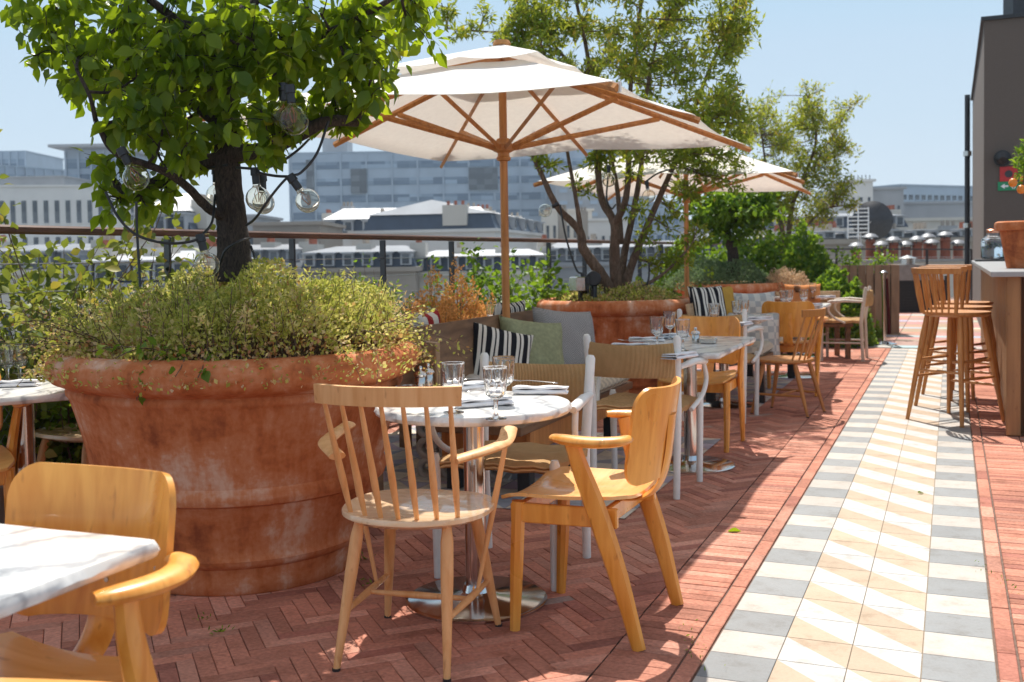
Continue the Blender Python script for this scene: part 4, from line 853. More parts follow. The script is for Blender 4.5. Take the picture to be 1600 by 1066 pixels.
def make_windsor(label, loc, rz, arms=True, group='spindle back wooden chairs', m='beech', nsp=7, scale=1):
    t = thing('spindle_chair', label, 'chair', loc, rz, group); t.scale = (scale,)*3
    dseat(MB(), .47, .43, .445, .030).build('seat', 'beechseat' if m == 'beech' else m, t, True)
    feet = {}
    for sx in (-1, 1):
        for sy in (-1, 1):
            a = Vector((sx*.14, sy*.13, .425)); b = Vector((sx*(.195 if sy > 0 else .172), sy*(.215 if sy > 0 else .25), 0)); feet[(sx, sy)] = (a, b)
            lg = MB().tube([a, a.lerp(b, .12), a.lerp(b, .35), b], [.0125, .0195, .0195, .0105], 12).build('leg', m, t, True)
            MB().tube([b+Vector((0, 0, .008)), b+Vector((0, 0, .0))], .0125, 10).build('foot_cap', 'black', lg)
    for sx in (-1, 1):
        p, q = feet[(sx, 1)][0].lerp(feet[(sx, 1)][1], .62), feet[(sx, -1)][0].lerp(feet[(sx, -1)][1], .62); MB().tube([p, p.lerp(q, .5), q], [.008, .0125, .008], 10).build('stretcher', m, t, True)
        if sx == -1: mL = p.lerp(q, .5); 
        else: mR = p.lerp(q, .5)
        if arms: feet[(sx, 0)] = p.lerp(q, .3)
    MB().tube([mL, mL.lerp(mR, .5), mR], [.007, .011, .007], 10).build('stretcher', m, t, True)
    # comb rail
    def comb(s_, z): return Vector((.205*s_*(1+.10*(z-.445)/.4), -.285-.02*(z-.8)+.055*s_*s_, z))
    g = [[comb(-1+2*j/16, z)*1.0 for j in range(17)] for z in (.792, .812, .835, .848)]
    MB().sheet(g, .019).build('comb_rail', m, t, True)
    for i in range(nsp):
        s_ = (-1+2*i/(nsp-1))*.9; b = Vector((s_*.19, -.165+.055*s_*s_, .435)); e = comb(s_*.97, .800)
        MB().tube([b, b.lerp(e, .33), b.lerp(e, .6), e], [.007, .0115, .0095, .0065], 10).build('spindle', m, t, True)
    if arms:
        for sx in (-1, 1):
            s_ = sx*.9; b = Vector((s_*.19, -.165+.045, .435)); e = comb(s_*.97, .800); q = b.lerp(e, .52)
            pts = cat([q, Vector((sx*.262, -.09, .642)), Vector((sx*.285, .0, .650)), Vector((sx*.272, .105, .672))], 5)
            MB().tube(pts, [.014]*len(pts), 12, flat=((0, 0, 1), 1.9, .85)).build('armrest', m, t, True)
            f_ = feet[(sx, 0)]; e2 = Vector((sx*.272, .085, .660)); MB().tube([f_, f_.lerp(e2, .6), e2], [.006, .0105, .007], 10).build('arm_post', m, t, True)
    return t
def make_woven(label, loc, rz, m='white', group='white frame rush seated armchairs'):
    t = thing('woven_armchair', label, 'chair', loc, rz, group)
    for sx in (-1, 1):
        MB().tube([(sx*.215, -.235, 0), (sx*.22, -.215, .44), (sx*.232, -.265, .80), (sx*.233, -.268, .812)], [.017, .020, .019, .012], 14).build('rear_leg', m, t, True)
        MB().tube([(sx*.235, .20, 0), (sx*.24, .20, .455), (sx*.24, .20, .475)], [.0165, .0195, .013], 14).build('front_leg', m, t, True)
        arm = MB().tube([(sx*.235, -.245, .655), (sx*.272, -.05, .668), (sx*.285, .10, .655), (sx*.285, .125, .650)], [.014, .019, .021, .014], 12, flat=((0, 0, 1), 1.15, .9)).build('armrest', m, t, True)
        MB().tube(cat([(sx*.285, .09, .650), (sx*.292, .12, .56), (sx*.282, .06, .48), (sx*.25, -.05, .42)], 6), .0125, 10).build('arm_bracket', m, arm, True)
        if m != 'white': MB().tube([(sx*.236, .19, .20), (sx*.218, -.22, .20)], .011, 10).build('side_stretcher', m, t, True)
    if m != 'white': MB().tube([(-.24, .20, .28), (.24, .20, .28)], .011, 10).build('front_stretcher', m, t, True)
    # woven back panel, wraps two bars
    g = []
    for i in range(13):
        a = 2*math.pi*i/12; row = []
        for j in range(13):
            s_ = -1+2*j/12; zc = .690; hh = .088-.006*(1-s_*s_); cy = -.262-.055*(1-s_*s_)
            z = zc+hh*math.sin(a)-.006*(1-s_*s_); y = cy-.012*math.cos(a)-(z-.44)*.04+.012; row.append((s_*.222, y, z))
        g.append(row)
    n = 13; V = [p for r_ in g[:-1] for p in r_]; f = [(i*n+k, i*n+k+1, ((i+1) % 12)*n+k+1, ((i+1) % 12)*n+k) for i in range(12) for k in range(12)]
    f += [tuple(i*n for i in range(12)), tuple(i*n+12 for i in range(12))[::-1]]
    MB().add(V, f).build('woven_back', 'rushx', t, True)
    # woven seat: pillow like with four triangular fields
    g = []
    for i in range(13):
        row = []
        for j in range(13):
            x = -1+2*j/12; y = -1+2*i/12; e = max(abs(x), abs(y)); z = .452-.016*(1-e**2)+.004*math.cos(3*math.pi*min(abs(x), abs(y))) - (.018 if e > .99 else 0); row.append((x*(.235+.0*y), .20*y, z))
        g.append(row)
    MB().sheet(g, .030).build('woven_seat', 'rushy', t, True)
    return t
def make_stool(label, loc, rz):
    t = thing('bar_stool', label, 'bar stool', loc, rz, 'tall wooden bar stools along the bar')
    dseat(MB(), .44, .40, .775, .034).build('seat', 'stool', t, True); ft = {}
    for sx in (-1, 1):
        for sy in (-1, 1):
            a = Vector((sx*.135, sy*.125, .75)); b = Vector((sx*.225, sy*.225, 0)); ft[(sx, sy)] = (a, b); MB().tube([a, a.lerp(b, .2), b], [.017, .0225, .0135], 10).build('leg', 'stool', t, True)
    for (p, q, k) in (((-1, 1), (1, 1), .66), ((-1, -1), (1, -1), .52), ((-1, -1), (-1, 1), .58), ((1, -1), (1, 1), .58), ((-1, -1), (-1, 1), .42), ((1, -1), (1, 1), .42)):
        A, B = ft[p][0].lerp(ft[p][1], k), ft[q][0].lerp(ft[q][1], k); MB().tube([A, A.lerp(B, .5), B], [.008, .012, .008], 8).build('stretcher', 'stool', t, True)
    def comb(s_, z): return Vector((.175*s_*(1+.12*(z-.775)/.3), -.225+.075*s_*s_-.05*(z-.775)/.3, z))
    MB().sheet([[comb(-1+2*j/16, z) for j in range(17)] for z in (1.045, 1.065, 1.085)], .026).build('back_rail', 'stool', t, True)
    for i in range(8):
        s_ = (-1+2*i/7)*.93; MB().tube([comb(s_*.86, .765), comb(s_*.93, .9), comb(s_, 1.05)], [.006, .009, .006] if i not in (0, 7) else [.012, .017, .012], 8).build('spindle', 'stool', t, True)
    return t
def slab(poly, z0, z1, seed, name, mat, parent):
    """marble top with a hand chipped edge"""
    rr = random.Random(seed); n = len(poly); th = z1-z0; mb = MB(); rings = []
    for (ins, z, j) in ((.012, z0, 0), (.004, z0+.004, .002), (-.001, z0+th*.5, .003), (.003, z1-.005, .0025), (.007, z1, .001)):
        c = Vector((sum(p[0] for p in poly)/n, sum(p[1] for p in poly)/n)); rings.append([(p[0]-(p[0]-c[0])/max(.01, (Vector(p)-c).length)*(ins+rr.uniform(-j, j)), p[1]-(p[1]-c[1])/max(.01, (Vector(p)-c).length)*(ins+rr.uniform(-j, j)), z+rr.uniform(-j, j)*.3*(0 < j)) for p in poly])
    V = [v for r_ in rings for v in r_]; f = [(i*n+k, i*n+(k+1) % n, (i+1)*n+(k+1) % n, (i+1)*n+k) for i in range(4) for k in range(n)]+[tuple(range(n))[::-1], tuple(4*n+k for k in range(n))]
    return mb.add(V, f).build(name, mat, parent, True)
def circ(r, n=120): return [(r*math.cos(2*math.pi*k/n), r*math.sin(2*math.pi*k/n)) for k in range(n)]
def rect(w_, d, r=.02, n=24):
    out = []
    for (cx, cy, a0) in ((w_/2-r, d/2-r, 0), (-w_/2+r, d/2-r, 90), (-w_/2+r, -d/2+r, 180), (w_/2-r, -d/2+r, 270)):
        for k in range(5): a = R(a0+90*k/4); out.append((cx+r*math.cos(a), cy+r*math.sin(a)))
        nx = {0: (-1, 0), 90: (0, -1), 180: (1, 0), 270: (0, 1)}[a0]; L = (w_ if nx[0] else d)-2*r; p = out[-1]
        for k in range(1, n): out.append((p[0]+nx[0]*L*k/n, p[1]+nx[1]*L*k/n))
    return out
def table(name, label, loc, rz, poly, seed, h=.70, rb=.25, grp='marble topped pedestal tables'):
    t = thing(name, label, 'table', loc, rz, grp); slab(poly, h-.031, h, seed, 'tabletop', 'marble', t)
    MB().lathe([(0, 0), (rb, 0), (rb, .008), (rb-.012, .014), (.08, .022), (.052, .035), (.044, .06), (0, .06)], 64).build('base', 'steel', t, True)
    MB().lathe([(.038, .05), (.038, h-.045), (.10, h-.040), (.10, h-.029)], 32).build('column', 'steel', t, True); return t
TZ = .70
# ---- front group
P_ = gp(745, 937); T1 = Vector((P_.x, P_.y, 0))
table('round_table', 'round marble bistro table set with three goblets in front of the nearest bench', T1, .7, circ(.345), 1)
P_ = lambda px, py: gp(px, py)
W1 = make_windsor('pale spindle armchair with its back to the camera beside the round table', ((gp(517, 1045)+gp(685, 1062)+gp(621, 962)+gp(794, 974))/4), R(-15))
c = (gp(808, 987)+gp(993, 1016)+gp(1048, 938)+gp(877, 922))/4+Vector((-.03, 0, 0))
D1 = make_domus('honey coloured veneer armchair right of the round table with its legs on the sunlit bricks', c, R(66))
D2 = dup(D1, (-.945, 1.86, 0), R(157), 'honey coloured veneer armchair in the foreground at the corner of the cut off marble table')
fm = (gp(857, 925)+Vector((-.19, .105, 0))); rm = gp(912, 875)+Vector((-.20, .085, 0)); c = (fm+rm)/2
V1 = make_woven('white rush seated armchair facing the camera behind the round table', (c.x, c.y, 0), R(158))
V2 = dup(V1, (.69, 5.46, 0), R(-22.5), 'white rush backed armchair seen from behind at the near end of the long marble table')
t2 = table('long_table', 'long rectangular marble table beyond the white rush armchairs', (1.01, 5.98, 0), RZ, rect(.56, 1.12), 2)
D3 = dup(D1, (1.17, 6.60, 0), R(157), 'honey coloured veneer armchair facing the camera at the far end of the long marble table')
V3 = dup(V1, (1.52, 7.72, 0), R(-22.5), 'white rush backed armchair seen from behind just beyond the long marble table')
t3 = table('square_table', 'square marble table beside the patterned cushions in the middle distance', (1.68, 8.35, 0), RZ, rect(.66, .66), 3)
F1 = make_windsor('small reddish spindle chair without arms seen from the side in the middle distance', (2.06, 7.9, 0), R(52), False, m='stool', nsp=6, scale=.93)
D4 = dup(D1, (2.40, 9.05, 0), R(-20), 'honey veneer armchair with its back to the camera behind the small spindle chair')
t4 = table('square_table', 'square marble table beyond the rear veneer armchair', (2.72, 10.2, 0), RZ, rect(.66, .66), 4)
t5 = table('square_table', 'farthest marble table in front of the bright bushes', (3.35, 12.2, 0), RZ, rect(.66, .66), 5)
G1 = make_woven('whitewashed timber armchair in side view at the far end of the terrace', (3.70, 11.75, 0), R(66), 'wash', 'white frame rush seated armchairs')
c0 = Vector((-1.107, 1.733, 0)); t0 = table('foreground_table', 'marble table cut off by the lower left corner of the photo', c0, R(158.3), rect(.70, .70, .02), 6)
t7 = table('side_table', 'marble table behind the nearest pot at the left edge', (-2.03, 4.34, 0), R(32), rect(.60, .60, .03), 7)
p = gp(128, 672, .445); W2 = make_windsor('pale spindle chair behind the nearest pot in front of the wire mesh', (p.x+.02, p.y+.05, 0), R(150), False)
p = gp(-40, 712, .44); D5 = dup(D1, (p.x-.03, p.y-.15, 0), R(-150), 'dark shaded veneer armchair mostly outside the left edge of the photo')
for k, (px, py) in enumerate([(0, 0), (.32, .72), (.64, 1.44)]):
    q = Vector((3.13, 7.42, 0))+Vector((.426, .905, 0))*.72*k
    lab = ['nearest of the tall wooden bar stools at the timber bar', 'middle bar stool mostly hidden behind the nearest one', 'farthest bar stool mostly hidden behind the other two'][k]
    if k == 0: ST = make_stool(lab, q, R(-60))
    else: dup(ST, q, R(-60+3*k), lab)
# small dark bag on the left chair
p = gp(152, 668, .447); t = thing('bag', 'small black and cream bag standing on the chair seat behind the nearest pot', 'bag', (p.x+.02, p.y, .447), .3)
MB().lathe([(0, 0), (.085, 0), (.09, .02), (.085, .05), (.07, .055)], 24).build('base', 'black', t, True); MB().lathe([(.078, .055), (.075, .10), (.05, .17), (.02, .21), (0, .215)], 24).build('body', 'canvas', t, True)
# ---- benches
def pillow(name, label, loc, rot, w_, h_, d, mat, seed, group='scatter cushions'):
    rr = random.Random(seed); n = 18; top = []; bot = []
    for i in range(n+1):
        for j in range(n+1):
            x = -1+2*j/n; y = -1+2*i/n; k = 1-.07*(1-abs(x)**2)*(abs(y)**3)*1-.0; kx = 1-.08*(1-y*y); ky = 1-.08*(1-x*x)
            th = d/2*(max(0, (1-x**4)*(1-y**4)))**.45; wr = .006*math.sin(7*x+seed)*math.sin(5*y+seed*2)
            X = x*w_/2*kx; Y = y*h_/2*ky; top.append((X, Y, th+wr*(th > .01))); bot.append((X, Y, -th*.95))
    m = n+1; f = []
    for i in range(n):
        for j in range(n):
            q = (i*m+j, i*m+j+1, (i+1)*m+j+1, (i+1)*m+j); f.append(q)
            f.append(tuple(x+m*m for x in q)[::-1])
    o = MB().add([(a, b, c) for a, b, c in top+bot], f).build(name, mat, None, 'all'); o.location = loc; o.rotation_euler = rot
    me = o.data; bm = bmesh.new(); bm.from_mesh(me); bmesh.ops.remove_doubles(bm, verts=bm.verts, dist=.0008); bm.to_mesh(me); bm.free()
    for p_ in me.polygons: p_.use_smooth = True
    return tag(o, label, 'cushion', group)
def upright(u, v, z, lean, yaw, roll=0):      # cushion leaning back on a board, face turned yaw from +u
    q = uv(u, v, z); M_ = Matrix.Rotation(RZ+yaw, 4, 'Z') @ Matrix.Rotation(R(90), 4, 'Z') @ Matrix.Rotation(R(90)-lean, 4, 'X') @ Matrix.Rotation(roll, 4, 'Z'); return q, M_.to_euler()
def uvof(p): d = Vector((p.x-OX, p.y-OY, 0)); return d.dot(E1), d.dot(E2)
ua, va = uvof(at(700, 507, 5.77)); ub_, vb_ = uvof(at(862, 485, 7.1)); BU = (ua+ub_)/2
bn = thing('long_bench', 'dark timber bench with leaning back board and pale checked pad beneath the nearest parasol', 'bench', uv(BU, 0), RZ)
y0, y1 = va-.75, vb_+.02; ym = (y0+y1)/2
MB().box((.0, ym, .66), (.024, y1-y0, .40), ry=-.22, bev=.004).build('back_board', 'bench', bn)
MB().box((.34, ym+.1, .36), (.52, y1-y0-.3, .045), bev=.004).build('seat_board', 'bench', bn)
MB().box((.575, ym+.15, .29), (.028, y1-y0-.5, .13), bev=.004).build('front_apron', 'teak', bn)
MB().box((.34, y0+.42, .25), (.50, .03, .20), bev=.004).build('end_apron', 'teak', bn)
for (x, y) in ((.12, y0+.5), (.52, y0+.5), (.12, y1-.3), (.52, y1-.3), (.12, ym), (.52, ym)): MB().box((x, y, .17), (.07, .07, .34), bev=.004).build('leg', 'black', bn)
MB().box((.05, y0+.30, .62), (.26, .03, .34), bev=.004, rz=-.5).build('end_board', 'benchlight', bn)
for x in (-.12,): MB().box((x, ym, .42), (.03, y1-y0, .03)).build('rear_rail', 'bench', bn)
for y in (y0+.1, y1-.1): MB().box((-.13, y, .30), (.06, .06, .60)).build('rear_post', 'bench', bn)
mb = MB(); mb.box((.37, ym+.25, .425), (.48, y1-y0-.75, .085), bev=.03); sp = mb.build('seat_pad', 'check', bn, 'all')
q, e = upright(BU+.10, va+.38, .61, .38, -.75, -.28); pillow('cushion', 'black and white striped cushion with mustard back leaning on the bench', q, e, .42, .42, .17, 'bstripe', 1)
q, e = upright(BU+.16, va+.78, .615, .36, -.62, -.16); pillow('cushion', 'sage green woven cushion between the striped and the grey one', q, e, .45, .45, .18, 'green', 2)
q, e = upright(BU+.22, va+1.22, .64, .34, -.55, -.12); pillow('cushion', 'dark grey net patterned cushion right of the green one', q, e, .48, .48, .18, 'grey', 3)
# bench facing away, behind
b2 = thing('rear_bench', 'second timber bench facing the fence, back to back with the bench under the parasol', 'bench', uv(BU-.45, 0), RZ)
MB().box((-.1, ym-.3, .40), (.40, 1.5, .045), bev=.004).build('seat_board', 'bench', b2); MB().box((-.28, ym-.3, .30), (.03, 1.5, .16), bev=.004).build('front_apron', 'bench', b2)
for (x, y) in ((-.25, ym-.95), (.05, ym-.95), (-.25, ym+.35), (.05, ym+.35)): MB().box((x, y, .19), (.06, .06, .38)).build('leg', 'bench', b2)
q, e = upright(BU-.34, va-.22, .68, .15, 2.9); pillow('cushion', 'red and white striped cushion half hidden behind the nearest pot foliage', q, e, .42, .42, .13, 'rstripe', 4)
q, e = upright(BU-.36, va+.35, .70, .1, 3.3); pillow('cushion', 'red edged cushion behind the back board left of the parasol pole', q, e, .40, .40, .12, 'rstripe', 5)
q, e = upright(BU-.26, va+1.35, .72, .25, 3.1); pillow('cushion', 'small black and white striped cushion behind the board right of the parasol pole', q, e, .42, .40, .12, 'bstripe', 6)
pt_ = at(768, 497, 8.0); t6 = table('square_table', 'marble table between the rear bench and the fence with two glasses', (pt_.x, pt_.y, 0), RZ, rect(.60, .60), 8)
# low stool-table of dark timber left of the bench
p = gp(655, 700); t = thing('low_bench', 'low dark timber bench in the shade behind the spindle armchair', 'bench', (p.x-.15, p.y+.4, 0), RZ+.3)
MB().box((0, 0, .55), (.5, .9, .04), bev=.004).build('seat_board', 'bench', t); MB().box((-.1, .2, .40), (.03, .7, .20)).build('back_apron', 'bench', t)
for (x, y) in ((-.2, -.38), (.2, -.38), (-.2, .38), (.2, .38)): MB().box((x, y, .265), (.055, .055, .53), bev=.004).build('leg', 'bench', t)
# pierced ring screen seen under the round table
p = gp(720, 765); t = thing('ring_screen', 'pale screen of interlocking clay rings standing in the shade behind the round table', 'screen', (p.x, p.y+.25, 0), RZ+.25)
mb = MB()
for i in range(4):
    for j in range(5):
        x = -.19+.125*i+(.0 if j % 2 else .0); z = .065+.112*j
        pts = [(x+.045*math.cos(a), 0, z+.045*math.sin(a)) for a in np.linspace(0, 2*math.pi, 17)]
        for y in (-.03, .03): mb.tube([(a, y+b, c) for a, b, c in pts], .018, 8, cap=False)
mb.build('ring_lattice', 'breeze', t, 'all'); MB().box((0, 0, .01), (.52, .12, .02)).build('base', 'breeze', t)
# distant bench + cushions
bu3, bv3 = uvof(at(1100, 480, 8.6)); b3 = thing('far_bench', 'timber bench with patterned pads between the middle and farthest pots', 'bench', uv(bu3-.05, bv3), RZ)
MB().box((0, .9, .64), (.03, 2.3, .34), ry=-.2, bev=.004).build('back_board', 'benchlight', b3); MB().box((.30, .9, .36), (.5, 2.2, .05), bev=.004).build('seat_board', 'bench', b3); MB().box((.32, .9, .43), (.46, 2.1, .09), bev=.03).build('seat_pad', 'check', b3, 'all')
for (x, y) in ((.1, 0), (.5, 0), (.1, 1.8), (.5, 1.8)): MB().box((x, y, .17), (.07, .07, .34)).build('leg', 'black', b3)
def cush(px, py, Y, w_, mat, lab, seed, yaw=-1.0, lean=.3):
    p = at(px, py, Y); u, v = uvof(p); q, e = upright(u, v, p.z, lean, yaw); pillow('cushion', lab, q, e, w_, w_, .14, mat, seed)
cush(1106, 477, 8.6, .33, 'bstripe', 'black and white striped cushion beside the right rim of the middle pot', 7, -.8)
cush(1126, 476, 8.9, .32, 'mustard', 'mustard cushion behind the striped one beside the middle pot', 8, -.6)
cush(1178, 492, 9.2, .42, 'palefab', 'pale blue patterned cushion behind the square marble table', 9, -1.1)
cush(1178, 530, 8.8, .46, 'palefab', 'large pale patterned floor cushion under the square marble table', 10, -1.2, .1)
cush(1256, 471, 11.6, .40, 'rust', 'rust coloured cushion by the far marble table', 11, -1.2)
p = at(1262, 468, 12.2); b4 = thing('far_bench', 'pale bench back behind the rust coloured cushion', 'bench', (p.x, p.y, 0), .0)
MB().box((0, 0, .60), (.75, .03, .30), bev=.004).build('back_board', 'benchlight', b4); MB().box((0, -.25, .38), (.75, .45, .04), bev=.004).build('seat_board', 'bench', b4)
for (x, y) in ((-.33, -.42), (.33, -.42), (-.33, -.03), (.33, -.03)): MB().box((x, y, .18), (.05, .05, .36)).build('leg', 'bench', b4)
# ================================================================ table things
def goblet(loc, lab, rz=0, proto=[None]):
    if proto[0]:
        return dup(proto[0], loc, rz, lab)
    t = thing('goblet', lab, 'glass', loc, rz, 'stemmed pressed glass goblets')
    n = 48; prof = [(.0, 0), (.034, 0), (.0345, .001), (.034, .0025), (.020, .0045), (.010, .008), (.0055, .022), (.0060, .045), (.008, .060), (.020, .068), (.030, .078), (.034, .10), (.0370, .13), (.0398, .158), (.0405, .164), (.0402, .1655), (.0396, .1655), (.0393, .164), (.0386, .158), (.0358, .13), (.0328, .10), (.0285, .081), (.018, .073), (0, .070)]
    vs = []
    for i, (r_, z) in enumerate(prof):
        for k in range(n):
            g = 2*math.pi*k/n; fl = .0012*math.cos(10*g) if 9 <= i <= 12 else 0; q = r_+fl; vs.append((q*math.cos(g), q*math.sin(g), z))
    m = len(prof); f = [(i*n+k, i*n+(k+1) % n, (i+1)*n+(k+1) % n, (i+1)*n+k) for i in range(m-1) for k in range(n)]
    MB().add(vs, f).build('glass_body', 'glass', t, True, fixn=True); proto[0] = t; return t
def napkin(loc, rz, lab, kn=True, L=.20, W=.095, proto=[None]):
    if proto[0]: return dup(proto[0], loc, rz, lab)
    t = thing('napkin', lab, 'napkin', loc, rz, 'folded white linen napkins')
    # rolled-fold section: layered cloth with a rounded spine
    sec = []
    lay = [(.0, .0015, W), (.0, .0070, W*.97), (.004, .0125, W*.93)]
    pts = [(W/2, .002), (0, .0015), (-W/2+.008, .002), (-W/2, .008), (-W/2+.008, .0145), (0, .0125), (W/2-.01, .0125), (W/2-.004, .0155), (W/2-.01, .0185), (0, .0172), (-W/2+.01, .020), (-W/2+.004, .0240), (-W/2+.012, .0270), (0, .0235), (W/2-.005, .0215)]
    g = []
    for i in range(13):
        x = -L/2+L*i/12; row = []
        for j, (y, z) in enumerate(pts): row.append((x+.002*math.sin(j), y+.0015*math.sin(i*1.3+j*.4), z*(1+.10*math.sin(i*.9+.5*j))+.001))
        g.append(row)
    MB().sheet(g, .0022).build('cloth', 'napkin', t, 'all'); proto[0] = t
    return t
def fork(loc, rz, lab, proto=[None]):
    if proto[0]: return dup(proto[0], loc, rz, lab)
    mb = MB(); mb.tube(cat([(-.10, 0, 0), (-.03, 0, .003), (.03, 0, .004), (.055, 0, .001)], 4), [.0045, .003], 8, flat=((0, 0, 1), 1.3, .5))
    mb.box((.066, 0, .0015), (.024, .022, .0018), bev=.0005)
    for k in range(4): mb.tube([(.076, -.0085+.0057*k, .001), (.095, -.0085+.0057*k, .004), (.108, -.0085+.0057*k, .006)], [.0014, .0008], 5)
    o = mb.build('fork', 'pewter', None, 'all'); o.location = loc; o.rotation_euler = (0, 0, rz); tag(o, lab, 'fork', 'steel forks'); proto[0] = o; return o
def knife(loc, rz, lab, proto=[None]):
    if proto[0]: return dup(proto[0], loc, rz, lab)
    o = MB().tube([(-.11, 0, 0), (-.02, 0, .001), (0, 0, .001), (.09, 0, .001), (.11, .002, .001)], [.0045, .004, .004, .006, .002], 8, flat=((0, 0, 1), 1.5, .35)).build('knife', 'pewter', None, 'all'); o.location = loc; o.rotation_euler = (0, 0, rz); tag(o, lab, 'knife', 'steel knives'); proto[0] = o; return o
def mill(loc, lab, proto=[None]):
    if proto[0]: return dup(proto[0], loc, 0, lab)
    t = thing('pepper_mill', lab, 'mill', loc, 0, 'small salt and pepper mills')
    MB().lathe([(0, 0), (.0215, 0), (.0225, .004), (.0205, .045), (.018, .048)], 28).build('body', 'pewter', t, True)
    MB().lathe([(.018, .048), (.026, .050), (.027, .056), (.020, .066), (.008, .070), (.006, .073), (.009, .078), (.009, .085), (.005, .090), (0, .091)], 28).build('cap', 'steel', t, True); proto[0] = t; return t
def on(px, py): p = gp(px, py, TZ); return Vector((p.x, p.y, TZ+.0008))
goblet(on(709, 645), 'goblet on the left side of the round marble table')
goblet(on(775, 655), 'nearest of the two overlapping goblets at the centre of the round table'); goblet(on(788, 632), 'goblet partly hidden behind the centre one on the round table')
n1 = napkin(on(756, 632), R(22), 'folded napkin nearest the camera on the round table with a fork lying on it')
n1.location = on(753, 634); napkin(on(845, 615), R(-8), 'long folded napkin at the right of the round table'); napkin(on(735, 608), R(25), 'folded napkin at the far left of the round table behind a goblet')
fork(on(757, 622)+Vector((0, 0, .031)), R(50), 'fork resting on the nearest napkin of the round table'); fork(on(835, 609)+Vector((0, 0, .029)), R(150), 'fork lying on the right napkin of the round table'); knife(on(740, 604)+Vector((0, 0, .030)), R(30), 'knife lying on the far napkin of the round table')
mill(on(657, 608), 'left mill of the pair on the round table'); mill(on(669, 603), 'right mill of the pair on the round table')
def tray(loc, lab):
    o = MB().lathe([(0, .001), (.045, .001), (.05, .012), (.047, .012), (.043, .004), (0, .004)], 28).build('ashtray', 'pewter', None, True, loc); return tag(o, lab, 'ashtray', 'small round metal dishes')
tray(on(625, 610), 'left small metal dish beside the mills on the round table'); tray(on(643, 608), 'right small metal dish touching the mills on the round table')
# long table
goblet(on(1027, 542), 'left goblet on the long marble table'); goblet(on(1047, 530), 'rear goblet in the middle of the long marble table'); goblet(on(1067, 548), 'front right goblet beside the mill on the long marble table')
mill(on(1087, 536), 'mill beside the goblets on the long marble table')
b_ = MB().box((0, 0, .016), (.09, .06, .030), bev=.004).build('sugar_box', 'pewter', None, False, on(1107, 537), RZ); tag(b_, 'small rectangular metal box on the long marble table', 'box')
napkin(on(985, 544), R(-10), 'nearest left napkin on the long marble table above the rush chair back'); napkin(on(1010, 534), R(0), 'second left napkin on the long marble table'); napkin(on(1062, 560), R(50), 'napkin at the near end of the long marble table'); napkin(on(1050, 528), R(30), 'far napkin behind the goblets on the long marble table')
fork(on(995, 541)+Vector((0, 0, .030)), R(160), 'fork lying on the left napkin of the long table')
# square table three
goblet(on(1116, 512), 'left goblet on the square table beside the striped cushion'); goblet(on(1152, 507), 'middle goblet on the square table beside the patterned cushion'); goblet(on(1162, 504), 'right goblet on the square table beside the patterned cushion')
napkin(on(1185, 501), R(10), 'white napkin at the right of the square table in the middle distance'); napkin(on(1160, 509), R(60), 'bluish shaded napkin near the goblets of the square table')
goblet(on(1225, 484), 'left goblet on the table beyond the rear veneer armchair'); goblet(on(1233, 482), 'goblet just right of the left one beyond the rear veneer armchair'); goblet(on(1256, 481), 'right goblet on the table beyond the rear veneer armchair'); napkin(on(1270, 479), R(40), 'blue grey napkin at the right of the table beyond the rear veneer armchair')
goblet(on(1246, 466), 'left goblet on the farthest marble table'); goblet(on(1270, 466), 'right goblet on the farthest marble table'); napkin(on(1290, 466), R(0), 'white napkin on the farthest marble table')
# side table at left
goblet(on(12, 598), 'left goblet on the side table behind the pot'); goblet(on(31, 597), 'right goblet on the side table behind the pot')
napkin(on(52, 586), R(20), 'rear napkin on the side table at the left edge'); napkin(on(22, 604), R(10), 'front napkin on the side table at the left edge'); fork(on(58, 591)+Vector((0, 0, .001)), R(65), 'fork beside the goblets on the side table')
goblet(on(768, 512), 'left glass on the marble table behind the bench board'); goblet(on(790, 510), 'right glass on the marble table behind the bench board next to the parasol pole')
# ================================================================ the city beyond
def glazing(name, c1, c2, size):
    """window glass: each pane its own tone (blinds, curtains, open casements)"""
    m, t, b = newmat(name); b.inputs['Roughness'].default_value = .2
    mp = coords(t, (1/size, 1/9.0, 1/1.2)); fl = N(t, 'ShaderNodeVectorMath', operation='FLOOR'); t.links.new(mp, fl.inputs[0])
    wn = N(t, 'ShaderNodeTexWhiteNoise', noise_dimensions='3D'); t.links.new(fl.outputs[0], wn.inputs[0]); t.links.new(ramp(t, wn.outputs[0], [(.35, c1), (.8, tuple((a+d)/2 for a, d in zip(c1, c2))), (1, c2)]), b.inputs['Base Color']); return m
MT['zinc'] = plain('zinc_roof', (.40, .41, .43), .5, .1, .12, .6, 0); MT['slate'] = plain('blue_slate', (.035, .055, .09), .5, .1, .15, 1.5, 0)
MT['cream_wall'] = plain('cream_stone', (.56, .52, .46), .9, 0, .08, .5, 0); MT['white_wall'] = plain('white_stone', (.66, .64, .61), .9, 0, .06, .5, 0); MT['grey_wall'] = plain('grey_render', (.34, .345, .36), .9, 0, .1, .5, 0); MT['tan_wall'] = plain('tan_render', (.34, .29, .24), .9, 0, .1, .5, 0)
MT['blue_glass'] = glazing('blue_glazing', (.07, .12, .19), (.30, .39, .49), 2.6); MT['spandrel'] = plain('pale_spandrel', (.33, .40, .48), .5, .1, .08, .3, 0); MT['win'] = glazing('dark_window', (.03, .038, .05), (.14, .155, .17), 1.7); MT['zincw'] = plain('pale_zinc_roof', (.68, .68, .68), .5, .1, .1, .6, 0); MT['lead'] = plain('lead_roof', (.17, .18, .20), .5, .2, .2, .8, 0); MT['potred'] = plain('red_clay', (.28, .085, .045), .85, 0, .2, 6, .1)
def zof(px, py, Y): return at(px, py, Y).z
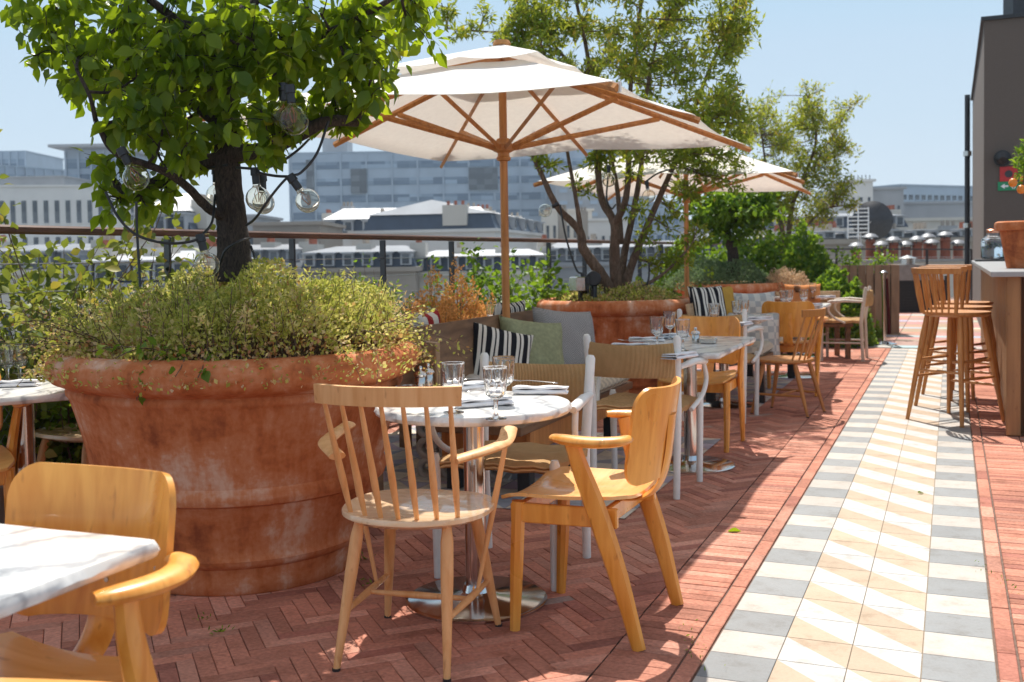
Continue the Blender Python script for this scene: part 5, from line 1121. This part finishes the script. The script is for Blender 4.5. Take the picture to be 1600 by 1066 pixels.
def bld(name, label, pxl, pxr, ytop, Y, depth, mat, rows, cols, ww, wh, zb=-24, rz=None, roof=None, wz0=None, zmin=None, group=None, wmat='win', bands=False, skip=()):
    """a box building whose front runs between two picture columns at depth Y; windows recess into the front"""
    a, b = at(pxl, ytop, Y), at(pxr, ytop, Y if rz is None else Y+rz); ang = math.atan2(b.y-a.y, b.x-a.x); W = math.hypot(b.x-a.x, b.y-a.y); zt = (a.z+b.z)/2
    t = thing(name, label, 'building', ((a.x+b.x)/2, (a.y+b.y)/2, 0), ang, group)
    MB().box((0, depth/2, (zt+zb)/2), (W, depth, zt-zb)).build('wall', mat, t)
    lo_ = zb if zmin is None else zmin; cell = (zt-.8-lo_)/rows
    if bands:
        for r_ in range(rows):
            z = zt-.9-cell*(r_+.5); MB().box((0, -.06, z), (W*.985, .2, cell*wh)).build('window_band', wmat, t)
        for k in range(cols+1): MB().box((-W/2+W*k/cols, -.14, (zt+lo_)/2), (.35, .5, zt-lo_)).build('pier', mat, t)
    else:
        cw = W/cols; f0 = None; n = 0
        for r_ in range(rows):
            for c_ in range(cols):
                if n >= 98: break
                z = zt-.9-cell*(r_+.5)
                if f0 is None:
                    f0 = MB().box((0, -.02, 0), (cw*ww, .10, cell*wh)).build('window', wmat, t); o = f0
                    s0 = MB().box((0, -.10, -cell*wh/2-.06), (cw*ww*1.2, .22, .12)).build('sill', mat, o)
                else:
                    o = f0.copy(); C.objects.link(o); s_ = s0.copy(); C.objects.link(s_); s_.parent = o; o.parent = t
                o.location = (-W/2+cw*(c_+.5), 0, z); n += 1
    MB().box((0, depth/2, zt+.12), (W+.5, depth+.5, .25)).build('cornice', mat, t)
    t['dims'] = (W, depth, zt, ang); return t, W, zt
def mansard(t, W, zt, depth, h, dorm=6, dw=1.0, stacks=3, rmat='slate', top='zincw'):
    i = h*.32; vs = [(-W/2, 0, zt+.25), (W/2, 0, zt+.25), (W/2, depth, zt+.25), (-W/2, depth, zt+.25), (-W/2+i, i, zt+h), (W/2-i, i, zt+h), (W/2-i, depth-i, zt+h), (-W/2+i, depth-i, zt+h)]
    r_ = MB().add(vs, [(0, 1, 5, 4), (1, 2, 6, 5), (2, 3, 7, 6), (3, 0, 4, 7), (4, 5, 6, 7), (3, 2, 1, 0)]).build('mansard_roof', rmat, t)
    w2, d2 = W/2-i+.25, depth/2; vs = [(-w2, i-.25, zt+h), (w2, i-.25, zt+h), (w2, depth-i+.25, zt+h), (-w2, depth-i+.25, zt+h), (-w2+1, d2, zt+h+h*(.8 if top == 'zincw' else .35)), (w2-1, d2, zt+h+h*(.8 if top == 'zincw' else .35))]
    MB().add(vs, [(0, 1, 5, 4), (1, 2, 5), (2, 3, 4, 5), (3, 0, 4), (3, 2, 1, 0)]).build('zinc_roof', top, t)
    for k in range(dorm):
        x = -W/2+W*(k+.5)/dorm; d = MB().box((x, .55, zt+.25+h*.40), (dw, 1.6, h*.62)).build('dormer', 'zinc', t); MB().box((x, -.27, zt+.25+h*.38), (dw*.62, .06, h*.46)).build('pane', 'win', d)
        MB().box((x, .45, zt+.25+h*.73), (dw*1.25, 1.9, h*.07)).build('dormer_roof', 'zinc', d)
    for k in range(stacks):
        x = -W/2+W*(k+.0)/max(1, stacks-1) if stacks > 1 else 0; c = MB().box((x*.97, depth*.3, zt+h*.9), (.9, 2.0, h*1.1)).build('chimney', 'cream_wall', t)
        m_ = MB()
        for q in range(3): MB().tube([(x*.97, depth*.3-.6+.6*q, zt+h*1.45), (x*.97, depth*.3-.6+.6*q, zt+h*1.45+.35)], .13, 8).build('chimney_pot', 'tan_wall' if k % 2 else 'potred', c, True)
# large modern office block
t, W, zt = bld('office_block', 'long modern blue grey office block with horizontal glazing behind the parasol pole', 452, 1012, 236, 230, 30, 'spandrel', 7, 14, .9, .42, zmin=-2, bands=True, wmat='blue_glass')
for (x0, x1, y0, y1) in ((548, 574, 264, 302), (732, 778, 262, 296), (478, 492, 250, 330)):
    a, b = at(x0, y0, 229.5), at(x1, y1, 229.5); MB().box(((a.x+b.x)/2-t.location.x, -.45, (a.z+b.z)/2), (b.x-a.x, .4, a.z-b.z)).build('dark_panel', 'win', t)
a, b = at(506, 222, 240), at(545, 238, 240); MB().box(((a.x+b.x)/2-t.location.x, 12, (a.z+b.z)/2), (b.x-a.x, 8, a.z-b.z+2)).build('plant_room', 'grey_wall', t)
t, W, zt = bld('office_wing', 'blank pale blue end wing of the office block behind the middle tree', 868, 1010, 262, 205, 22, 'grey_wall', 4, 6, .5, .3, zmin=8, wmat='spandrel')
t, W, zt = bld('glass_tower', 'blue glass corner tower with projecting flat roof at the left', 103, 182, 236, 190, 18, 'spandrel', 6, 4, .9, .62, zmin=4, bands=True, wmat='blue_glass')
MB().box((0, 7, zt+.6), (W+3, 22, .5)).build('flat_roof', 'grey_wall', t)
bld('glass_office', 'stepped pale glass office building at the far left edge', -40, 98, 262, 210, 20, 'spandrel', 5, 9, .9, .55, zmin=6, bands=True, wmat='blue_glass', rz=18)
bld('glass_office', 'higher rear glass office block at the far left edge', -60, 40, 238, 240, 20, 'spandrel', 4, 8, .9, .5, zmin=14, bands=True, wmat='blue_glass')
bld('grey_hall', 'grey flat roofed hall in front of the glass tower', -40, 100, 278, 175, 16, 'grey_wall', 1, 6, .5, .3, zmin=10)
bld('white_palace', 'long white stone facade with rows of dark windows at the left', -60, 232, 292, 140, 14, 'white_wall', 4, 17, .42, .62, zmin=-9, group='stone apartment buildings', rz=4)
t, W, zt = bld('mansard_house', 'dark mansard house with white zinc roof behind the pear trunk', 205, 300, 372, 62, 9, 'cream_wall', 4, 4, .4, .6, zmin=-12, group='stone apartment buildings'); mansard(t, W, zt, 9, 1.6, 3, .7, 2)
bld('tan_house', 'plain tan walled house just right of the pear trunk', 395, 500, 352, 75, 10, 'tan_wall', 5, 6, .3, .5, zmin=-14, group='stone apartment buildings')
bld('grey_house', 'grey rendered house with a flat roof left of the mansard terrace', 296, 400, 340, 95, 10, 'grey_wall', 5, 6, .35, .5, zmin=-14, group='stone apartment buildings')
t, W, zt = bld('mansard_terrace', 'long stone terrace with blue slate mansard and pale dormers above the handrail', 500, 770, 367, 92, 12, 'white_wall', 5, 16, .4, .66, zmin=-16, group='stone apartment buildings'); mansard(t, W, zt, 11, 1.45, 9, .85, 4)
t, W, zt = bld('mansard_terrace', 'angled continuation of the slate mansard terrace right of the parasol pole', 774, 850, 366, 84, 12, 'white_wall', 5, 6, .4, .6, zmin=-16, rz=26, group='stone apartment buildings'); mansard(t, W, zt, 11, 1.5, 5, .8, 2)
bld('stone_house', 'pale stone house with regular windows behind the left tree stems', 850, 925, 330, 120, 12, 'cream_wall', 6, 7, .4, .5, zmin=-12, group='stone apartment buildings')
bld('stone_house', 'taller white house with small windows behind the middle tree stems', 912, 985, 345, 105, 12, 'white_wall', 7, 6, .35, .45, zmin=-12, group='stone apartment buildings')
bld('modern_flats', 'white modern flats behind the right hand tree stems', 985, 1062, 318, 130, 12, 'spandrel', 7, 6, .6, .45, zmin=-10, wmat='blue_glass', group='stone apartment buildings')
bld('distant_flats', 'distant grey flats behind the round tree', 1062, 1215, 345, 150, 14, 'grey_wall', 6, 14, .5, .45, zmin=-10, group='stone apartment buildings')
bld('distant_flats', 'distant pale block right of the tall airy tree', 1210, 1330, 362, 120, 14, 'grey_wall', 5, 9, .5, .4, zmin=-10, group='stone apartment buildings')
t, W, zt = bld('white_tower', 'plain white tower block with rooftop railing right of the tall tree', 1327, 1364, 284, 110, 9, 'white_wall', 8, 3, .3, .25, zmin=-8, group='stone apartment buildings')
for k in range(7): MB().tube([(-W/2+W*k/6, 1, zt+.2), (-W/2+W*k/6, 1, zt+.75)], .05, 5).build('railing_post', 'dark', t)
bld('grey_block', 'blank grey block adjoining the white tower', 1364, 1412, 296, 112, 12, 'grey_wall', 7, 3, .2, .2, zmin=-8, group='stone apartment buildings')
bld('long_block', 'long blue grey flat roofed block along the skyline at the right', 1408, 1560, 292, 180, 20, 'spandrel', 8, 16, .6, .4, zmin=-6, rz=12, wmat='win', group='stone apartment buildings')
t, W, zt = bld('colonnade_block', 'lower dark roofed block with a row of white openings beside the wall', 1412, 1560, 318, 120, 12, 'grey_wall', 3, 12, .45, .5, zmin=-3, wmat='white_wall', group='stone apartment buildings')
bld('terrace_flats', 'stepped white balconied flats below the grey block', 1370, 1560, 345, 85, 10, 'cream_wall', 3, 12, .5, .4, zmin=-5, group='stone apartment buildings')
for k, (xl, xr, y, Y, lab) in enumerate([(-60, 130, 430, 48, 'low zinc roofed workshop below the fence at the far left'), (120, 300, 452, 40, 'low grey roofed shed seen through the cables behind the shrubs'), (280, 470, 418, 66, 'low pale roofed building behind the pear trunk'), (470, 650, 425, 58, 'low tan building below the mansard terrace'), (640, 860, 430, 60, 'low house with dark openings below the terrace'), (850, 1100, 415, 62, 'low grey building behind the middle tree'), (1090, 1330, 402, 60, 'low roofed building behind the garden bushes'), (1240, 1560, 380, 52, 'wide pale zinc roof behind the chimney pots'), (1200, 1420, 362, 75, 'blue grey sloping roof left of the satellite dish')]):
    t, W, zt = bld('low_building', lab, xl, xr, y, Y, 12, ('cream_wall', 'grey_wall', 'white_wall', 'tan_wall')[k % 4], 3, 7, .4, .4, zmin=-9, group='low buildings below the terrace')
    mansard(t, W, zt, 11, 1.1 if k != 7 else .5, (5, 6, 7, 6, 8, 9, 8, 9, 7)[k], .6, (2, 3, 4, 3, 4, 4, 3, 5, 3)[k], 'slate' if k in (1, 3, 4, 8) else 'lead', ('lead', 'zinc', 'lead', 'lead', 'zinc', 'lead', 'lead', 'zinc', 'lead')[k])
rr = random.Random(9)
# small rooftop stacks and skylights on the middle distance
for k in range(16):
    px = 1215+rr.uniform(0, 300) if k < 10 else 510+rr.uniform(0, 400); Y = rr.uniform(56, 80) if k < 10 else rr.uniform(98, 106); py = rr.uniform(352, 368) if k < 10 else rr.uniform(322, 334); p = at(px, py, Y)
    t = thing('chimney_stack', ('%s rooftop chimney stack %s' % (('pale', 'grey', 'tan', 'tall pale', 'small', 'broad', 'narrow', 'stained')[k % 8], 'in the roofs behind the clay chimney pots' if k < 10 else 'on the roofs behind the mansard terrace')), 'chimney', (p.x, p.y, 0), rr.uniform(-.3, .3), 'distant chimney stacks')
    w_ = rr.uniform(.7, 1.6); MB().box((0, 0, p.z/2-6), (w_, .8, p.z+12)).build('stack', ('cream_wall', 'grey_wall', 'tan_wall')[k % 3], t)
    for q in range(3): MB().tube([(-w_/3+w_/3*q, 0, p.z), (-w_/3+w_/3*q, 0, p.z+.4)], .13, 8).build('chimney_pot', 'potred' if k % 3 == 0 else 'tan_wall', t, True)
# neighbouring party wall with clay chimney pots
a, b = at(1335, 411, 29), at(1520, 412, 29.5); t = thing('party_wall', 'pale rendered chimney wall across the end beyond the terrace', 'wall', ((a.x+b.x)/2, a.y, 0), math.atan2(b.y-a.y, b.x-a.x)); Wp = (b-a).length
MB().box((0, 0, a.z/2-6), (Wp+3, .8, a.z+12)).build('stack', 'cream_wall', t); MB().box((0, 0, a.z+.04), (Wp+3.2, .95, .08)).build('coping', 'slab', t)
cp0 = None
CP = [(1338, 388, .40, 'first clay chimney pot from the left with a metal cap'), (1360, 374, .5, 'second clay chimney pot from the left'), (1377, 386, .34, 'third clay chimney pot, a short one'), (1396, 379, .5, 'fourth clay chimney pot from the left'), (1415, 386, .36, 'fifth clay chimney pot from the left'), (1433, 378, .44, 'sixth clay chimney pot from the left'), (1450, 374, .40, 'seventh clay chimney pot, slightly behind its neighbours'), (1456, 383, .48, 'eighth clay chimney pot, wide capped'), (1477, 371, .7, 'tallest clay chimney pot of the row'), (1497, 384, .5, 'last clay chimney pot before the drainpipe')]
for k, (px, py, _h, lab) in enumerate(CP):
    p = at(px, py, 29.1 if k not in (1, 6) else 29.5)
    t = thing('chimney_pot', lab, 'chimney pot', (p.x, p.y, a.z+.08), 0, 'capped clay chimney pots')
    H2 = p.z-a.z-.08; MB().lathe([(.15, 0), (.13, .05), (.125, H2*.8), (.155, H2*.84), (.13, H2*.9), (.115, H2)], 16).build('pot', 'potred', t, True)
    MB().lathe([(0, H2+.17), (.12, H2+.145), (.22, H2+.06), (.21, H2+.045), (0, H2+.08)], 18).build('cap', 'lead', t, True)
    for g in (0, 2.1, 4.2): MB().tube([(.13*math.cos(g), .13*math.sin(g), H2-.05), (.17*math.cos(g), .17*math.sin(g), H2+.10)], .012, 5).build('cap_stay', 'dark', t)
# satellite dish and grid aerial
p = at(1362, 345, 33); t = thing('satellite_dish', 'large dark mesh satellite dish on a mast beyond the terrace end', 'satellite dish', (p.x, p.y, 0), R(-25))
g = []
for i in range(9):
    r_ = .62*i/8; g.append([(r_*math.cos(q), .28*r_*r_/.38-.1, p.z+r_*math.sin(q)) for q in np.linspace(0, 2*math.pi, 33)])
MB().sheet(g, .012).build('dish', 'dark', t, True); MB().tube([(0, .12, p.z-.1), (0, .15, -3)], .05, 8).build('mast', 'pewter', t); MB().tube([(0, 0, p.z), (0, -.55, p.z-.1)], .02, 6).build('feed_arm', 'dark', t)
for q in range(6): MB().tube([(0, .0-.09, p.z), (.6*math.cos(q*1.047), .0, p.z+.6*math.sin(q*1.047))], .01, 5).build('dish_rib', 'dark', t)
p = at(1341, 348, 32); t = thing('grid_aerial', 'pale grid panel aerial left of the satellite dish', 'aerial', (p.x, p.y, 0), R(-10))
m_ = MB()
for k in range(8): m_.tube([(-.30, 0, p.z-.42+.12*k), (.30, 0, p.z-.42+.12*k)], .016, 5)
for x in (-.30, 0, .30): m_.tube([(x, 0.01, p.z-.48), (x, 0.01, p.z+.46)], .02, 5)
m_.build('grid', 'wht', t); MB().tube([(.05, .05, p.z-.3), (.05, .05, -3)], .04, 6).build('mast', 'pewter', t)
# ================================================================ string lights and spotlights
def bulb(parent, p, d, r=.047):
    """hanging clear globe bulb: socket at p, hanging along d"""
    d = Vector(d).normalized(); s_ = MB().tube([p, p+d*.028, p+d*.030, p+d*.062], [.017, .019, .015, .015], 12).build('socket', 'black', parent, True)
    q = d.to_track_quat('Z', 'Y').to_matrix(); c0_ = p+d*.055; prof = [(.013, 0), (.014, .012)]+[(r*math.sin(a), .016+r-r*math.cos(a)+.0) for a in np.linspace(.42, math.pi-.02, 14)]
    mb = MB(); n = 28
    for sc in (1, .97):
        pr = [(a*sc, b if sc == 1 else .016+r+(b-.016-r)*.97) for a, b in prof]; vs = [c0_+q @ Vector((a*math.cos(2*math.pi*k/n), a*math.sin(2*math.pi*k/n), b)) for a, b in pr for k in range(n)]; m = len(pr)
        fs = [(i*n+k, i*n+(k+1) % n, (i+1)*n+(k+1) % n, (i+1)*n+k) for i in range(m-1) for k in range(n)]; mb.add(vs, [f if sc == 1 else f[::-1] for f in fs])
    b_ = mb.build('bulb', 'bulbg', parent); 
    for p_ in b_.data.polygons: p_.use_smooth = True
    x = q @ Vector((1, 0, 0)); y = q @ Vector((0, 1, 0)); mf = MB()
    for k in range(5): a = k*1.256; e = x*math.cos(a)+y*math.sin(a); mf.tube([c0_+d*.02, c0_+d*(.045)+e*.014, c0_+d*.075+e*.006], .0009, 4)
    mf.build('filament', 'filament', b_)
def socketpt(px, py, dY, base): return at(px, py, base.y+dY)
t = thing('string_lights', 'black cable of clear globe bulbs looped through the pear tree', 'string lights', B1)
G = lambda px, py, dY=-.3: rel(px, py, dY, B1)
for pts in ([G(513, 190, -.22), G(495, 240, -.26), G(470, 270, -.28), G(450, 277, -.3), G(425, 305, -.3), G(400, 340, -.25), G(385, 352, -.1)], [G(450, 276, -.3), G(430, 275, -.28), G(405, 270, -.26), G(398, 264, -.24)], [G(398, 264, -.24), G(430, 258, -.2), G(465, 235, -.1), G(490, 210, .1)], [G(398, 264, -.24), G(370, 262, -.12)],
            [G(165, 300, -.3), G(185, 340, -.3), G(215, 368, -.32), G(260, 380, -.34), G(300, 377, -.34), G(318, 365, -.3), G(332, 345, -.2), G(336, 305, .0)], [G(213, 315, -.25), G(214, 360, -.25), G(217, 410, -.26), G(219, 448, -.28)], [G(342, 418, -.12), G(352, 392, -.16), G(372, 378, -.15), G(390, 372, -.05)], [G(392, 385, -.05), G(398, 405, -.09), G(392, 425, -.1)], [G(278, 265, .1), G(330, 262, .0), G(355, 258, -.05)]):
    MB().tube(cat(pts, 8), .0052, 8).build('cord', 'black', t, True)
for (px, py, dY, d, r_) in ((398, 262, -.24, (.08, 0, -1), .046), (452, 274, -.3, (.55, 0, -.8), .045), (312, 366, -.32, (.22, 0, -1), .046), (410, 272, .05, (0, 0, -1), .046), (452, 133, -.55, (.1, 0, -1), .052), (442, 130, -.4, (0, 0, -1), .046), (337, 262, .25, (0, 0, -1), .044), (188, 232, -.5, (.5, 0, -1), .046)):
    bulb(t, G(px, py, dY), d, r_)
t = thing('string_lights', 'black cable with clear globe bulbs hanging in the middle many stemmed tree', 'string lights', B2); G2 = lambda px, py, dY=-.35: rel(px, py, dY, B2)
for pts in ([G2(875, 320), G2(884, 370), G2(900, 420), G2(910, 428)], [G2(950, 275, -.2), G2(948, 310), G2(955, 326), G2(962, 320, -.2)], [G2(1010, 283, -.2), G2(1030, 270, -.1), G2(1060, 262, 0)], [G2(1014, 410, -.2), G2(1014, 432, -.2), G2(1010, 448, -.2)]): MB().tube(cat(pts, 6), .008, 6).build('cord', 'black', t, True)
for (px, py, d) in ((873, 318, (-1, 0, -.5)), (910, 428, (.2, 0, -1)), (951, 258, (0, 0, -1)), (1010, 283, (.15, 0, -1))): bulb(t, G2(px, py), d, .055)
def onpot(px, Y): p = at(px, 455, Y); return Vector((p.x, p.y, .73))
p = at(927, 436, 8.75); t = thing('spotlight', 'round black garden spotlight standing in the middle pot', 'spotlight', (p.x, p.y, 0))
MB().tube([(0, 0, p.z), (0, -.02, .72)], .03, 8).build('stem', 'black', t); MB().tube([(.0, -.05, p.z), (0, -.04, p.z), (0, .08, p.z+.02)], [.052, .064, .05], 24).build('housing', 'black', t, True)
p = at(902, 444, 8.7); t = thing('floodlight', 'small boxy grey floodlight on the left rim side of the middle pot', 'floodlight', (p.x, p.y, 0), .5)
MB().box((0, 0, p.z), (.09, .12, .12), bev=.008).build('housing', 'pewter', t); MB().box((.065, 0, p.z-.01), (.03, .12, .14)).build('lens', 'black', t); MB().box((.03, 0, (p.z+.70)/2-.05), (.03, .03, p.z-.72)).build('stem', 'black', t)

# ================================================================ the air
hz = bpy.data.materials.new('air'); hz.use_nodes = True; _n = hz.node_tree; _n.nodes.clear()
_o = _n.nodes.new('ShaderNodeOutputMaterial'); _v = _n.nodes.new('ShaderNodeVolumePrincipled'); _v.inputs['Color'].default_value = (.70, .84, 1, 1); _v.inputs['Density'].default_value = .00055; _v.inputs['Anisotropy'].default_value = .2
_n.links.new(_v.outputs[0], _o.inputs['Volume'])
hb = MB().box((0, 700, 4), (3040, 3040, 60)).build('haze', hz); tag(hb, kind='stuff')
